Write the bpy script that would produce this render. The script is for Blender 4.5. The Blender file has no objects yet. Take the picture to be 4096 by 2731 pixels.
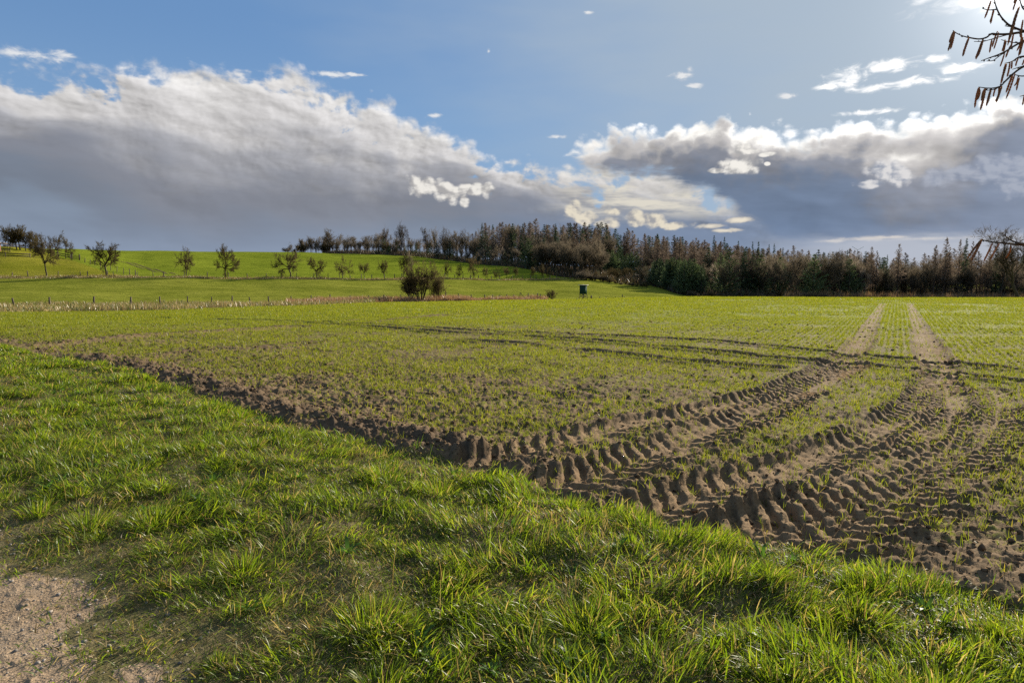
import bpy, math, random
import numpy as np
from mathutils import Vector, Matrix, Euler

SC = bpy.context.scene
COL = SC.collection
# ------------------------------------------------------------------ camera
CAM_H = 1.75
PITCH = math.radians(5.5)
FPX = 2731.0            # focal length in pixels of the 4096 px wide photograph
cd = bpy.data.cameras.new("camera"); cam = bpy.data.objects.new("camera", cd); COL.objects.link(cam)
cd.sensor_width = 36.0; cd.lens = 36.0 * FPX / 4096.0
cd.clip_start = 0.05; cd.clip_end = 12000
cam.location = (0, 0, CAM_H); cam.rotation_euler = (math.pi / 2 - PITCH, 0, 0)
SC.camera = cam

def pix_uv(px, py):
    """slopes (x/y, z/y) of the sight line through a pixel of the photograph"""
    cx = (px - 2048.0) / FPX; cy = (1365.5 - py) / FPX
    Y = math.cos(PITCH) + cy * math.sin(PITCH); Z = -math.sin(PITCH) + cy * math.cos(PITCH)
    return cx / Y, Z / Y
def azel(px, py):
    u, v = pix_uv(px, py)
    return math.atan2(u, 1.0), math.atan(v / math.hypot(u, 1.0))
def ground0(px, py):
    u, v = pix_uv(px, py); d = -CAM_H / v
    return (u * d, d)

# ------------------------------------------------------------------ light
EXPO = 1.35
SUN_AZ, SUN_EL = azel(4055, -30)
SUN_DIR = Vector((math.sin(SUN_AZ) * math.cos(SUN_EL), math.cos(SUN_AZ) * math.cos(SUN_EL), math.sin(SUN_EL)))
sl = bpy.data.lights.new("sun", 'SUN'); sun = bpy.data.objects.new("sun", sl); COL.objects.link(sun)
sl.energy = 5.0; sl.angle = math.radians(0.5); sl.color = (1.0, 0.90, 0.74)
sun.rotation_euler = SUN_DIR.to_track_quat('Z', 'Y').to_euler()
SC.view_settings.view_transform = 'Standard'; SC.view_settings.look = 'None'
SC.view_settings.exposure = EXPO; SC.view_settings.gamma = 1.0
SC.view_settings.use_curve_mapping = False
SC.cycles.max_bounces = 6; SC.cycles.diffuse_bounces = 3; SC.cycles.glossy_bounces = 2
SC.cycles.transmission_bounces = 3; SC.cycles.transparent_max_bounces = 8
SC.cycles.sample_clamp_indirect = 6.0
SC.render.film_transparent = False; SC.cycles.use_denoising = False

# ------------------------------------------------------------------ tiny node language
def lin(r, g, b):
    f = lambda c: (c / 255.0 / 12.92) if c <= 10 else (((c / 255.0) + 0.055) / 1.055) ** 2.4
    return (f(r), f(g), f(b))
class NT:
    def __init__(self, tree):
        self.t = tree
        tree.nodes.clear()
    def new(self, typ, **kw):
        n = self.t.nodes.new(typ)
        for k, v in kw.items(): setattr(n, k, v)
        return n
    def put(self, sock, v):
        if isinstance(v, X): v = v.s
        if isinstance(v, bpy.types.NodeSocket): self.t.links.new(v, sock)
        elif v is not None:
            if sock.type == 'RGBA' and not hasattr(v, '__len__'): v = (v, v, v, 1)
            elif sock.type == 'RGBA' and len(v) == 3: v = (*v, 1)
            elif sock.type == 'VECTOR' and not hasattr(v, '__len__'): v = (v, v, v)
            sock.default_value = v
    def m(self, op, a, b=None, c=None, clamp=False):
        n = self.new('ShaderNodeMath', operation=op, use_clamp=clamp)
        for i, v in enumerate((a, b, c)): self.put(n.inputs[i], v)
        return X(self, n.outputs[0])
    def vm(self, op, a, b=None, out=0, scale=None):
        n = self.new('ShaderNodeVectorMath', operation=op)
        self.put(n.inputs[0], a)
        if b is not None: self.put(n.inputs[1], b)
        if scale is not None: self.put(n.inputs['Scale'], scale)
        return X(self, n.outputs[out])
    def xyz(self, x, y, z=0.0):
        n = self.new('ShaderNodeCombineXYZ')
        for i, v in enumerate((x, y, z)): self.put(n.inputs[i], v)
        return X(self, n.outputs[0])
    def sep(self, v):
        n = self.new('ShaderNodeSeparateXYZ'); self.put(n.inputs[0], v)
        return [X(self, o) for o in n.outputs]
    def noise(self, vec, scale, detail=4, rough=0.5, dist=0.0, col=False, lac=2.0):
        n = self.new('ShaderNodeTexNoise', noise_dimensions='3D')
        self.put(n.inputs['Vector'], vec); self.put(n.inputs['Scale'], scale)
        n.inputs['Detail'].default_value = detail; n.inputs['Roughness'].default_value = rough
        n.inputs['Distortion'].default_value = dist; n.inputs['Lacunarity'].default_value = lac
        return X(self, n.outputs[1 if col else 0])
    def voro(self, vec, scale, feature='F1', smooth=None, out='Distance', rnd=1.0):
        n = self.new('ShaderNodeTexVoronoi', feature=feature)
        self.put(n.inputs['Vector'], vec); self.put(n.inputs['Scale'], scale); n.inputs['Randomness'].default_value = rnd
        if smooth is not None and 'Smoothness' in n.inputs: n.inputs['Smoothness'].default_value = smooth
        return X(self, n.outputs[out])
    def sstep(self, x, a, b):
        n = self.new('ShaderNodeMapRange', interpolation_type='SMOOTHSTEP')
        self.put(n.inputs[0], x); self.put(n.inputs[1], a); self.put(n.inputs[2], b)
        n.inputs[3].default_value = 0; n.inputs[4].default_value = 1
        return X(self, n.outputs[0])
    def lmap(self, x, a, b, c, d):
        n = self.new('ShaderNodeMapRange'); n.clamp = True
        for i, v in enumerate((x, a, b, c, d)): self.put(n.inputs[i], v)
        return X(self, n.outputs[0])
    def ramp(self, x, stops, interp='LINEAR'):
        n = self.new('ShaderNodeValToRGB'); self.put(n.inputs[0], x)
        e = n.color_ramp.elements; n.color_ramp.interpolation = interp
        while len(e) < len(stops): e.new(0.5)
        for el, (p, c) in zip(e, stops):
            el.position = p; el.color = (*c, 1) if hasattr(c, '__len__') else (c, c, c, 1)
        return X(self, n.outputs[0])
    def curve(self, x, pts, lo, hi):
        """piecewise curve through pts (x, y); lo, hi bound the y values"""
        n = self.new('ShaderNodeFloatCurve')
        x0, x1 = pts[0][0], pts[-1][0]
        self.put(n.inputs['Value'], (x - x0) * (1.0 / (x1 - x0)))
        c = n.mapping.curves[0]
        P = [((a - x0) / (x1 - x0), (b - lo) / (hi - lo)) for a, b in pts]
        c.points[0].location = P[0]; c.points[1].location = P[-1]
        for p in P[1:-1]: c.points.new(*p)
        for p in c.points: p.handle_type = 'AUTO_CLAMPED'
        n.mapping.update()
        return X(self, n.outputs[0]) * (hi - lo) + lo
    def mix(self, f, a, b):
        n = self.new('ShaderNodeMix', data_type='RGBA'); n.clamp_factor = True
        self.put(n.inputs[0], f); self.put(n.inputs[6], a); self.put(n.inputs[7], b)
        return X(self, n.outputs[2])
    def cmul(self, a, f):
        return self.vm('SCALE', a, scale=f)
    def attr(self, name, out='Fac'):
        n = self.new('ShaderNodeAttribute', attribute_name=name)
        return X(self, n.outputs[out])
class X:
    def __init__(self, nt, s): self.nt = nt; self.s = s
    def __add__(self, o): return self.nt.m('ADD', self, o)
    __radd__ = __add__
    def __sub__(self, o): return self.nt.m('SUBTRACT', self, o)
    def __rsub__(self, o): return self.nt.m('SUBTRACT', o, self)
    def __mul__(self, o): return self.nt.m('MULTIPLY', self, o)
    __rmul__ = __mul__
    def __truediv__(self, o): return self.nt.m('DIVIDE', self, o)
    def __neg__(self): return self.nt.m('MULTIPLY', self, -1.0)
    def min(self, o): return self.nt.m('MINIMUM', self, o)
    def max(self, o): return self.nt.m('MAXIMUM', self, o)
    def pow(self, o): return self.nt.m('POWER', self, o)

# ------------------------------------------------------------------ sky
def build_sky():
    w = bpy.data.worlds.new("World"); SC.world = w; w.use_nodes = True
    w.cycles.sampling_method = 'MANUAL'; w.cycles.sample_map_resolution = 512
    T = NT(w.node_tree)
    K = 2.0 ** (-EXPO)                       # display value -> scene value
    L = lambda r, g, b: tuple(c * K for c in lin(r, g, b))
    out = T.new('ShaderNodeOutputWorld')
    skyt = T.new('ShaderNodeTexSky', sky_type='NISHITA')
    skyt.sun_disc = False; skyt.sun_elevation = SUN_EL; skyt.sun_rotation = SUN_AZ
    skyt.air_density = 1.0; skyt.dust_density = 0.6; skyt.ozone_density = 2.0
    tc = T.new('ShaderNodeTexCoord'); D = X(T, tc.outputs['Generated'])
    x, y, z = T.sep(D)
    az = T.m('ARCTAN2', x, y); el = T.m('ARCSINE', z)
    sunc = T.vm('DOT_PRODUCT', D, tuple(SUN_DIR), out=1)
    ang = T.m('ARCCOSINE', sunc.min(0.999999))        # radians from the sun
    P = T.xyz(az, el, 0.0)
    px = 1.0 / 2731.0                                  # about one photograph pixel in radians
    # shared noise fields (angle space, stretched along the horizon)
    wob = T.noise(T.xyz(az, el * 1.3, 3.1), 6.0, 2, 0.5, col=True)
    Q = T.vm('ADD', T.xyz(az, el * 1.5, 0.0), T.vm('SCALE', T.vm('SUBTRACT', wob, (0.5, 0.5, 0.5)), scale=0.06))
    sdir = (math.cos(0.75), math.sin(0.75))
    def relief(scale, detail, rough, step, vec=Q, seed=0.0):
        a = T.vm('ADD', vec, (seed, seed * 0.7, seed * 1.9))
        n0 = T.noise(a, scale, detail, rough)
        n1 = T.noise(T.vm('ADD', a, (sdir[0] * step, sdir[1] * step, 0)), scale, detail, rough)
        return n0, n0 - n1
    nA = T.noise(Q, 10.0, 7, 0.55)                       # ragged outlines
    QS = T.vm('ADD', T.xyz(az + el * 0.35, el * 2.3 + az * 0.22, 0.0), T.vm('SCALE', T.vm('SUBTRACT', wob, (0.5, 0.5, 0.5)), scale=0.06))
    nG, rG = relief(11.5, 4, 0.48, 0.020, vec=QS, seed=2.0)      # broad lumps and the light on them
    nB, rB = relief(48.0, 3, 0.50, 0.006, seed=4.0)      # small lumps
    nC = T.noise(T.xyz(az, el * 3.4, 7.7), 6.0, 3, 0.5)  # flat layers
    Q2 = T.vm('ADD', P, T.vm('SCALE', T.vm('SUBTRACT', T.noise(P, 60.0, 4, 0.6, col=True), (0.5, 0.5, 0.5)), scale=0.016))
    v0 = T.voro(Q2, 62.0); v1 = T.voro(T.vm('ADD', Q2, (sdir[0] * 0.005, sdir[1] * 0.005, 0)), 62.0)
    bil = 1.0 - v0; rD = v1 - v0
    lay = T.noise(T.xyz(az + el * 1.1, el * 5.0, 2.0), 13.0, 5, 0.55)
    nE = T.noise(T.xyz(az * 0.8, el * 1.7, 1.3), 48.0, 6, 0.60, dist=0.5)
    # --- clear sky and veil
    clear = X(T, skyt.outputs[0])
    blue = T.vm('MULTIPLY', T.vm('SCALE', clear, scale=0.05), (0.66, 0.80, 1.02))
    blue = T.mix(0.80, blue, L(109, 148, 194))
    blue = T.mix(T.sstep(el, 0.34, 0.15) * 0.6, blue, L(136, 171, 208))
    veil_m = T.sstep(az + (el - 0.25) * 0.9 + (nC - 0.5) * 0.34, -0.32, 0.50)
    base = T.mix(veil_m * 0.9, blue, L(172, 187, 201))
    # --- left bank
    def edge(pts): return [azel(*p) for p in pts]
    EL = edge([(-1500, 60), (-600, 190), (0, 240), (180, 262), (430, 256), (560, 250), (680, 270), (800, 272), (900, 252), (1080, 250), (1190, 262), (1270, 320), (1380, 350),
               (1440, 388), (1560, 412), (1600, 468), (1700, 498), (1880, 560), (1960, 618), (2150, 636), (2250, 655), (2350, 650), (2450, 660), (2600, 660), (2750, 690), (2900, 730), (3050, 790), (3300, 1000), (3400, 1100)])
    eL = T.curve(az, EL, -0.1, 0.5)
    dep = T.curve(az, [(azel(p, 400)[0], q) for p, q in ((-1500, 0.05), (0, 0.055), (500, 0.085), (1000, 0.105), (1350, 0.10), (1700, 0.06), (2100, 0.04), (2500, 0.05), (3100, 0.05))], 0.0, 0.12)
    tow = (nA - 0.5) * 0.065 + (nB - 0.5) * 0.030
    dL = eL - el + tow + (bil - 0.62) * 0.020
    hol = nA + (nB - 0.5) * 0.35 + T.sstep(dL, 0.0, 0.10) * 0.45
    holes = T.sstep(hol, 0.40, 0.56)
    mL = T.sstep(dL, -0.006, 0.022) * holes.max(T.sstep(dL, 0.05, 0.11)) * 1.0
    # position inside the bank: 0 at the lit top, 1 where the shaded base starts
    pos = (eL - el + (nG - 0.5) * 0.085 + (nC - 0.5) * 0.09) / dep
    body = T.ramp(T.lmap(pos, 0.0, 3.0, 0.0, 1.0),
                  [(0.0, L(226, 224, 222)), (0.22, L(205, 203, 203)), (0.36, L(160, 161, 167)), (0.52, L(132, 136, 147)), (0.75, L(119, 128, 143)), (1.0, L(124, 137, 155))], 'EASE')
    body = T.mix(T.sstep(el, 0.105, 0.02) * 0.7, body, L(143, 158, 182))
    body = T.mix(T.sstep(az, azel(1700, 900)[0], azel(2400, 900)[0]) * T.sstep(el, 0.13, 0.06) * 0.85, body, L(119, 136, 163))
    fade = 1.0 - T.sstep(pos, 0.6, 1.9)
    litL = 1.0 + rG * 1.6 * (0.12 + fade * 0.88) + (rB * 0.7 + rD * 0.12) * fade + (nC - 0.5) * 0.34 + (lay - 0.5) * 0.08
    body = T.vm('SCALE', body, scale=litL.max(0.55).min(1.35))
    # layers lit from behind low at the right end of this bank
    cream_m = T.sstep(az, azel(2120, 800)[0], azel(2440, 800)[0]) * (1.0 - T.sstep(az, azel(3000, 800)[0], azel(3100, 800)[0])) * T.sstep(el, 0.070, 0.100)
    body = T.mix(cream_m * (T.sstep(lay, 0.40, 0.62) * 0.75 + 0.2), body, L(224, 218, 204))
    col = T.mix(mL, base, body)
    # --- right bank
    ER = edge([(2000, 760), (2180, 690), (2250, 640), (2285, 560), (2340, 545), (2420, 540), (2460, 512), (2600, 510), (2746, 474), (2880, 450), (2943, 475), (3109, 498), (3210, 510),
               (3420, 474), (3554, 488), (3681, 446), (3809, 426), (3904, 418), (4000, 392), (4096, 374), (4600, 300), (5600, 260)])
    BR = edge([(2000, 640), (2200, 652), (2290, 662), (2400, 690), (2550, 712), (2700, 752), (2800, 790), (2900, 850), (2990, 920), (3100, 1020), (3250, 1300), (5600, 1500)])
    eR = T.curve(az, ER, -0.2, 0.5); bR = T.curve(az, BR, -0.3, 0.4)
    dR = (eR - el + (nA - 0.5) * 0.050 + (nB - 0.5) * 0.024 + (bil - 0.62) * 0.024).min((el - bR) * 1.3 + (nA - 0.5) * 0.09 + (lay - 0.5) * 0.10 + (nB - 0.5) * 0.03)
    mR = T.sstep(dR, -0.004, T.lmap(el, 0.07, 0.2, 0.055, 0.014))
    rimw = T.curve(az, [(azel(p, 400)[0], q) for p, q in ((2000, 0.05), (2350, 0.048), (2500, 0.028), (3000, 0.028), (3400, 0.030), (3750, 0.05), (3900, 0.04), (4100, 0.018), (5600, 0.02))], 0.0, 0.12)
    topd = (eR - el + (nG - 0.5) * 0.085 + (nA - 0.5) * 0.05 + (nC - 0.5) * 0.05 + (bil - 0.6) * 0.018) / rimw
    near = T.sstep(ang, 0.70, 0.10)
    rim = T.ramp(T.lmap(topd, -0.3, 3.2, 0, 1), [(0.0, (1.1 * K,) * 3), (0.16, L(250, 247, 241)), (0.34, L(190, 187, 186)), (0.55, L(134, 138, 149)), (1.0, L(112, 123, 142))], 'EASE')
    low = T.ramp(T.lmap(el, 0.02, 0.22, 0, 1), [(0.0, L(142, 157, 183)), (0.22, L(113, 131, 159)), (0.6, L(109, 123, 145)), (1.0, L(126, 133, 147))])
    bodR = T.mix(T.sstep(topd, 1.8, 3.4), rim, low)
    bodR = T.mix(T.sstep(az, 0.38, 0.66) * T.sstep(topd, 0.9, 2.0) * 0.42, bodR, L(158, 165, 182))
    ft = 1.0 - T.sstep(topd, 0.8, 3.2)
    litR = 1.0 + rG * 1.5 * (0.30 + 0.70 * ft) + rD * 0.18 * ft + (nC - 0.5) * 0.45 + (lay - 0.5) * 0.30
    bodR = T.vm('SCALE', bodR, scale=litR.max(0.62).min(1.4) * (1.0 + near * T.sstep(topd, 1.2, 0.0) * 0.5))
    col = T.mix(mR, col, bodR)
    # --- small cumulus, wisps
    def blobs(lst):
        f = None
        for (bx, by, rx, ry) in lst:
            a, e = azel(bx, by)
            k = T.vm('LENGTH', T.vm('MULTIPLY', T.vm('SUBTRACT', P, (a, e, 0)), (1 / (rx * px * 0.86), 1 / (ry * px * 0.93), 0)), out=1)
            f = k if f is None else f.min(k)
        return 1.0 - f
    def puff(lst, c_hi, c_lo, amp, soft, col, opac=1.0, wisp=False):
        f = blobs(lst) + (0.0 if wisp else 0.14)
        if wisp: g = f + (nE - 0.5) * amp
        else: g = f + 0.10 + (bil - 0.62) * amp + (nB - 0.5) * 0.7 + (nE - 0.5) * 0.6
        mm = T.sstep(g, 0.0, soft)
        shade = T.sstep(f * 0.10 + rD * 0.85 + rB * 1.8 + (nB - 0.5) * 0.5, -0.40, 0.36) if not wisp else T.sstep(g, 0.1, 0.9)
        return T.mix(mm * opac, col, T.mix(shade, c_lo, c_hi))
    col = puff([(1690, 742, 66, 42), (1760, 755, 72, 38), (1800, 778, 80, 40), (1855, 798, 30, 30), (1900, 758, 80, 30), (1940, 760, 42, 30)], L(238, 234, 227), L(170, 168, 168), 0.8, 0.55, col)
    col = puff([(2945, 668, 75, 34), (2985, 660, 52, 36), (2870, 684, 60, 12), (2960, 597, 46, 26), (3010, 606, 46, 13), (3065, 617, 36, 10), (3072, 656, 14, 8)], L(244, 240, 233), L(172, 171, 171), 0.8, 0.55, col)
    col = puff([(2300, 840, 46, 46), (2350, 872, 62, 34), (2420, 890, 74, 26), (2545, 872, 66, 38), (2620, 882, 62, 32), (2700, 902, 84, 17), (2450, 845, 50, 20)], L(228, 219, 200), L(160, 160, 163), 0.8, 0.6, col)
    col = puff([(2840, 905, 70, 15), (2900, 922, 80, 11), (2960, 880, 70, 14)], L(240, 230, 210), L(190, 186, 180), 1.6, 0.4, col, 0.9, wisp=True)
    col = puff([(3550, 682, 80, 38), (3480, 735, 62, 18), (3600, 702, 72, 36), (3575, 660, 34, 34)], L(224, 222, 222), L(150, 158, 174), 0.8, 0.6, col, 0.95)
    col = puff([(3740, 705, 56, 32), (3880, 695, 120, 40), (4010, 675, 150, 54), (4200, 690, 200, 80)], L(176, 182, 196), L(142, 152, 173), 0.5, 0.6, col, 0.75)
    col = puff([(3390, 315, 110, 54), (3500, 348, 150, 22), (3660, 325, 140, 22), (3560, 262, 130, 26), (3840, 275, 110, 24), (3760, 232, 60, 16), (3310, 348, 70, 14), (3470, 450, 140, 14)],
               (1.12 * K,) * 3, L(220, 226, 232), 2.6, 0.7, col, 0.95, wisp=True)
    col = puff([(2728, 300, 60, 20), (2790, 342, 45, 14), (2760, 280, 30, 14), (1738, 463, 50, 12), (1955, 205, 12, 12), (3150, 386, 40, 14), (2230, 548, 50, 12), (2350, 50, 30, 10), (70, 215, 130, 22), (250, 225, 60, 24), (1330, 300, 90, 14), (1420, 300, 60, 10)],
               L(238, 238, 238), L(200, 207, 216), 2.6, 0.8, col, 0.85, wisp=True)
    col = puff([(3330, 964, 90, 9), (3450, 957, 140, 13), (3560, 950, 110, 9), (3700, 955, 200, 10)], L(240, 228, 212), L(190, 188, 190), 2.0, 0.9, col, 0.75, wisp=True)
    col = puff([(4000, -10, 330, 46), (3690, 4, 60, 18)], (1.1 * K,) * 3, L(225, 228, 232), 1.8, 0.9, col, 0.6, wisp=True)
    pale = T.sstep(az, azel(2900, 960)[0], azel(3500, 960)[0]) * T.sstep(el + (lay - 0.5) * 0.03, 0.058, 0.040)
    col = T.mix(pale * 0.8, col, L(188, 193, 204))
    # --- light scattered close to the sun
    glow = T.m('EXPONENT', ang * -24.0) * 0.85 + T.m('EXPONENT', ang * -7.0) * 0.05
    glow = glow * (1.0 - mR * 0.7)
    col = T.vm('ADD', col, T.vm('SCALE', (K * 1.0, K * 0.97, K * 0.91), scale=glow))
    bg = T.new('ShaderNodeBackground'); T.put(bg.inputs[0], T.vm('SCALE', col, scale=10.0)); bg.inputs[1].default_value = 0.1
    T.t.links.new(bg.outputs[0], out.inputs[0])
build_sky()

# ------------------------------------------------------------------ numeric helpers
RNG = np.random.default_rng(7)
_LAT = [np.random.default_rng(100 + i).random((256, 256)).astype(np.float32) for i in range(6)]
def vnoise(x, y, seed=0):
    """smooth value noise, 0..1, one lattice cell per unit"""
    L = _LAT[seed % 6]; off = 37 * seed
    xf = np.floor(x); yf = np.floor(y)
    i = (xf.astype(np.int64) + off) & 255; j = (yf.astype(np.int64) + 3 * off) & 255
    a = x - xf; b = y - yf
    a = a * a * a * (a * (a * 6 - 15) + 10); b = b * b * b * (b * (b * 6 - 15) + 10)
    i1 = (i + 1) & 255; j1 = (j + 1) & 255
    return (L[i, j] * (1 - a) + L[i1, j] * a) * (1 - b) + (L[i, j1] * (1 - a) + L[i1, j1] * a) * b
def fbm(x, y, octv=4, rough=0.5, seed=0):
    s = 0.0; amp = 1.0; tot = 0.0; f = 1.0
    for k in range(octv):
        s = s + amp * vnoise(x * f + 17.3 * k, y * f - 9.1 * k, seed + k); tot += amp; amp *= rough; f *= 2.03
    return s / tot
def sst(x, a, b):
    t = np.clip((x - a) / (b - a), 0, 1); return t * t * (3 - 2 * t)
def pchip(xs, ys, x):
    xs = np.asarray(xs, float); ys = np.asarray(ys, float); x = np.clip(x, xs[0], xs[-1])
    h = np.diff(xs); d = np.diff(ys) / h; m = np.zeros_like(ys)
    m[0] = d[0]; m[-1] = d[-1]
    for k in range(1, len(xs) - 1):
        m[k] = 0 if d[k - 1] * d[k] <= 0 else (h[k - 1] + h[k]) / (h[k - 1] / d[k] + h[k] / d[k - 1]) * 1.0 if False else (0 if d[k - 1] * d[k] <= 0 else 2 * d[k - 1] * d[k] / (d[k - 1] + d[k]))
    i = np.clip(np.searchsorted(xs, x, side='right') - 1, 0, len(xs) - 2)
    t = (x - xs[i]) / h[i]
    return ((2 * t**3 - 3 * t**2 + 1) * ys[i] + (t**3 - 2 * t**2 + t) * h[i] * m[i] + (-2 * t**3 + 3 * t**2) * ys[i + 1] + (t**3 - t**2) * h[i] * m[i + 1])
def vslope(py): return pix_uv(2048, py)[1]
U_OF = lambda px: (px - 2048.0) / FPX / math.cos(PITCH)      # slope x/y of a column near the horizon
PX_OF = lambda u: u * FPX * math.cos(PITCH) + 2048.0

# ------------------------------------------------------------------ terrain
# for a column of the view: distance and the row at which the ground of that distance is seen
COLS = {
 -1100: [(50, 1256), (85, 1238), (160, 1118), (200, 1075), (245, 985), (300, 995)],
 0:    [(50, 1250), (70, 1239), (88, 1227), (130, 1160), (165, 1109), (190, 1062), (215, 1015), (240, 986), (300, 992)],
 300:  [(51, 1247), (90, 1226), (135, 1155), (167, 1109), (195, 1066), (230, 1030), (300, 995), (360, 1001)],
 600:  [(52, 1243), (95, 1223), (138, 1155), (170, 1110), (230, 1062), (350, 1004), (420, 1010)],
 1100: [(59, 1226), (108, 1213), (148, 1150), (180, 1110), (250, 1064), (400, 1009), (470, 1016)],
 1600: [(68, 1210), (125, 1206), (162, 1150), (195, 1114), (270, 1068), (390, 1020), (470, 1018)],
 2048: [(72, 1202), (136, 1201), (175, 1158), (215, 1117), (280, 1068), (380, 1058), (480, 1050)],
 2300: [(70, 1199), (142, 1198), (185, 1158), (230, 1114), (270, 1105), (360, 1080), (480, 1065)],
 2600: [(62, 1196), (150, 1194), (190, 1172), (228, 1148), (270, 1122), (360, 1100), (480, 1085)],
 2800: [(58, 1197), (165, 1196), (205, 1188), (250, 1165), (330, 1130), (480, 1105)],
 3000: [(55, 1198), (120, 1203), (205, 1200), (300, 1168), (480, 1130)],
 3600: [(52, 1202), (120, 1207), (220, 1206), (320, 1180), (480, 1150)],
 4096: [(50, 1204), (120, 1208), (220, 1207), (320, 1185), (480, 1155)],
 5200: [(48, 1207), (120, 1210), (220, 1210), (320, 1190), (480, 1160)],
}
_D = np.concatenate([[0.0], np.geomspace(6, 6000, 420)])
_cpx = np.array(sorted(COLS)); _cu = np.array([U_OF(p) for p in _cpx])
_Z = []
for p in _cpx:
    pts = [(0.0, 0.0), (8.0, 0.0), (17.0, 0.0)]
    d1 = COLS[p][0][0]; z1 = CAM_H + vslope(COLS[p][0][1]) * d1
    if p >= 2600: pts += [(30.0, -0.01)]
    elif p >= 1600: pts += [(30.0, -0.06)]
    pts += [(d, CAM_H + vslope(y) * d) for d, y in COLS[p]]
    zl = pts[-1][1]; dl = pts[-1][0]
    pts += [(dl * 1.3, zl * 0.6), (dl * 2.2, -4.0), (6000.0, -60.0)]
    _Z.append(pchip([a for a, b in pts], [b for a, b in pts], _D))
_Z = np.array(_Z)
def base_z(x, y):
    x = np.asarray(x, float); y = np.asarray(y, float)
    d = np.maximum(y, 0.0)
    u = np.clip(np.where(y > 0.5, x / np.maximum(y, 0.5), np.sign(x) * 2), _cu[0], _cu[-1])
    fi = np.interp(d, _D, np.arange(len(_D))); k = np.clip(fi.astype(int), 0, len(_D) - 2); t = fi - k
    ci = np.clip(np.searchsorted(_cu, u, side='right') - 1, 0, len(_cu) - 2)
    s = (u - _cu[ci]) / (_cu[ci + 1] - _cu[ci]); s = s * s * (3 - 2 * s)
    za = _Z[ci, k] * (1 - t) + _Z[ci, k + 1] * t
    zb = _Z[ci + 1, k] * (1 - t) + _Z[ci + 1, k + 1] * t
    return za * (1 - s) + zb * s
def P3(px, d):
    """ground point under column px at distance d"""
    u = U_OF(px); return Vector((u * d, d, float(base_z(u * d, d))))

F1 = lambda u: np.interp(PX_OF(u), [-1100, 0, 600, 1000, 1600, 2048, 2300, 2700, 3000, 3600, 4096, 5200], [49, 50, 52, 58, 68, 74, 72, 90, 150, 195, 200, 200])
FENCE1 = lambda px: np.interp(px, [-900, 0, 600, 1100, 1600, 2048, 2200], [84, 88, 95, 108, 125, 137, 141])
FENCE2 = lambda px: np.interp(px, [-900, 0, 600, 1100, 1600, 2048, 2330], [162, 165, 170, 180, 195, 215, 232])
FOREST = lambda px: np.interp(px, [1100, 1300, 1486, 1678, 1865, 1982, 2140, 2318, 2500, 2600, 2700, 2800, 2900, 3000, 3300, 3600, 4096, 5200], [425, 420, 405, 375, 335, 302, 262, 236, 240, 236, 208, 204, 200, 200, 212, 220, 220, 220])

# field edge along the verge, read off the photograph and laid on the ground
EDGE_PX = [(-900, 1270), (-300, 1345), (0, 1385), (200, 1428), (430, 1468), (560, 1500), (720, 1560), (1000, 1650), (1250, 1722), (1600, 1805), (1740, 1845), (2000, 1895), (2150, 1945),
           (2400, 2035), (2600, 2100), (2900, 2160), (3150, 2225), (3500, 2300), (3800, 2375), (4096, 2450), (4700, 2600)]
EDGE = np.array([ground0(*p) for p in EDGE_PX])
PATH_PX = [(-700, 2000), (-200, 2110), (0, 2195), (150, 2290), (290, 2410), (400, 2540), (540, 2660), (720, 2760), (1100, 3000), (1800, 3600)]
PATH = np.array([ground0(*p) for p in PATH_PX])
def poly_sd(P, x, y):
    """signed distance to a polyline (positive on its left side) and arc position"""
    x = np.asarray(x, float); y = np.asarray(y, float)
    best = np.full(x.shape, 1e9); sgn = np.ones(x.shape); arc = np.zeros(x.shape); acc = 0.0
    for a, b in zip(P[:-1], P[1:]):
        e = b - a; L = math.hypot(*e); e = e / L
        rx = x - a[0]; ry = y - a[1]
        t = np.clip(rx * e[0] + ry * e[1], 0, L)
        dx = rx - t * e[0]; dy = ry - t * e[1]; d = dx * dx + dy * dy
        m = d < best
        best = np.where(m, d, best); sgn = np.where(m, np.where(e[0] * ry - e[1] * rx >= 0, 1.0, -1.0), sgn); arc = np.where(m, acc + t, arc)
        acc += L
    return np.sqrt(best) * sgn, arc
def edge_d(x, y):
    d, s = poly_sd(EDGE, x, y)
    return d + (fbm(x * 1.7, y * 1.7, 3, 0.6, 2) - 0.5) * 0.35, s      # > 0 : field
def path_d(x, y):
    d, s = poly_sd(PATH, x, y)
    return -d + (fbm(x * 2.2, y * 2.2, 3, 0.6, 4) - 0.5) * 0.8            # > 0 : bare track

def spl(pts, n=14):
    P = [np.array(ground0(*p)) for p in pts]; P = [2 * P[0] - P[1]] + P + [2 * P[-1] - P[-2]]
    out = []
    for k in range(1, len(P) - 2):
        for t in np.linspace(0, 1, n, endpoint=False):
            a, b, c, d = P[k - 1:k + 3]
            out.append(0.5 * ((2 * b) + (-a + c) * t + (2 * a - 5 * b + 4 * c - d) * t * t + (-a + 3 * b - 3 * c + d) * t**3))
    out.append(P[-2]); return np.array(out)
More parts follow.
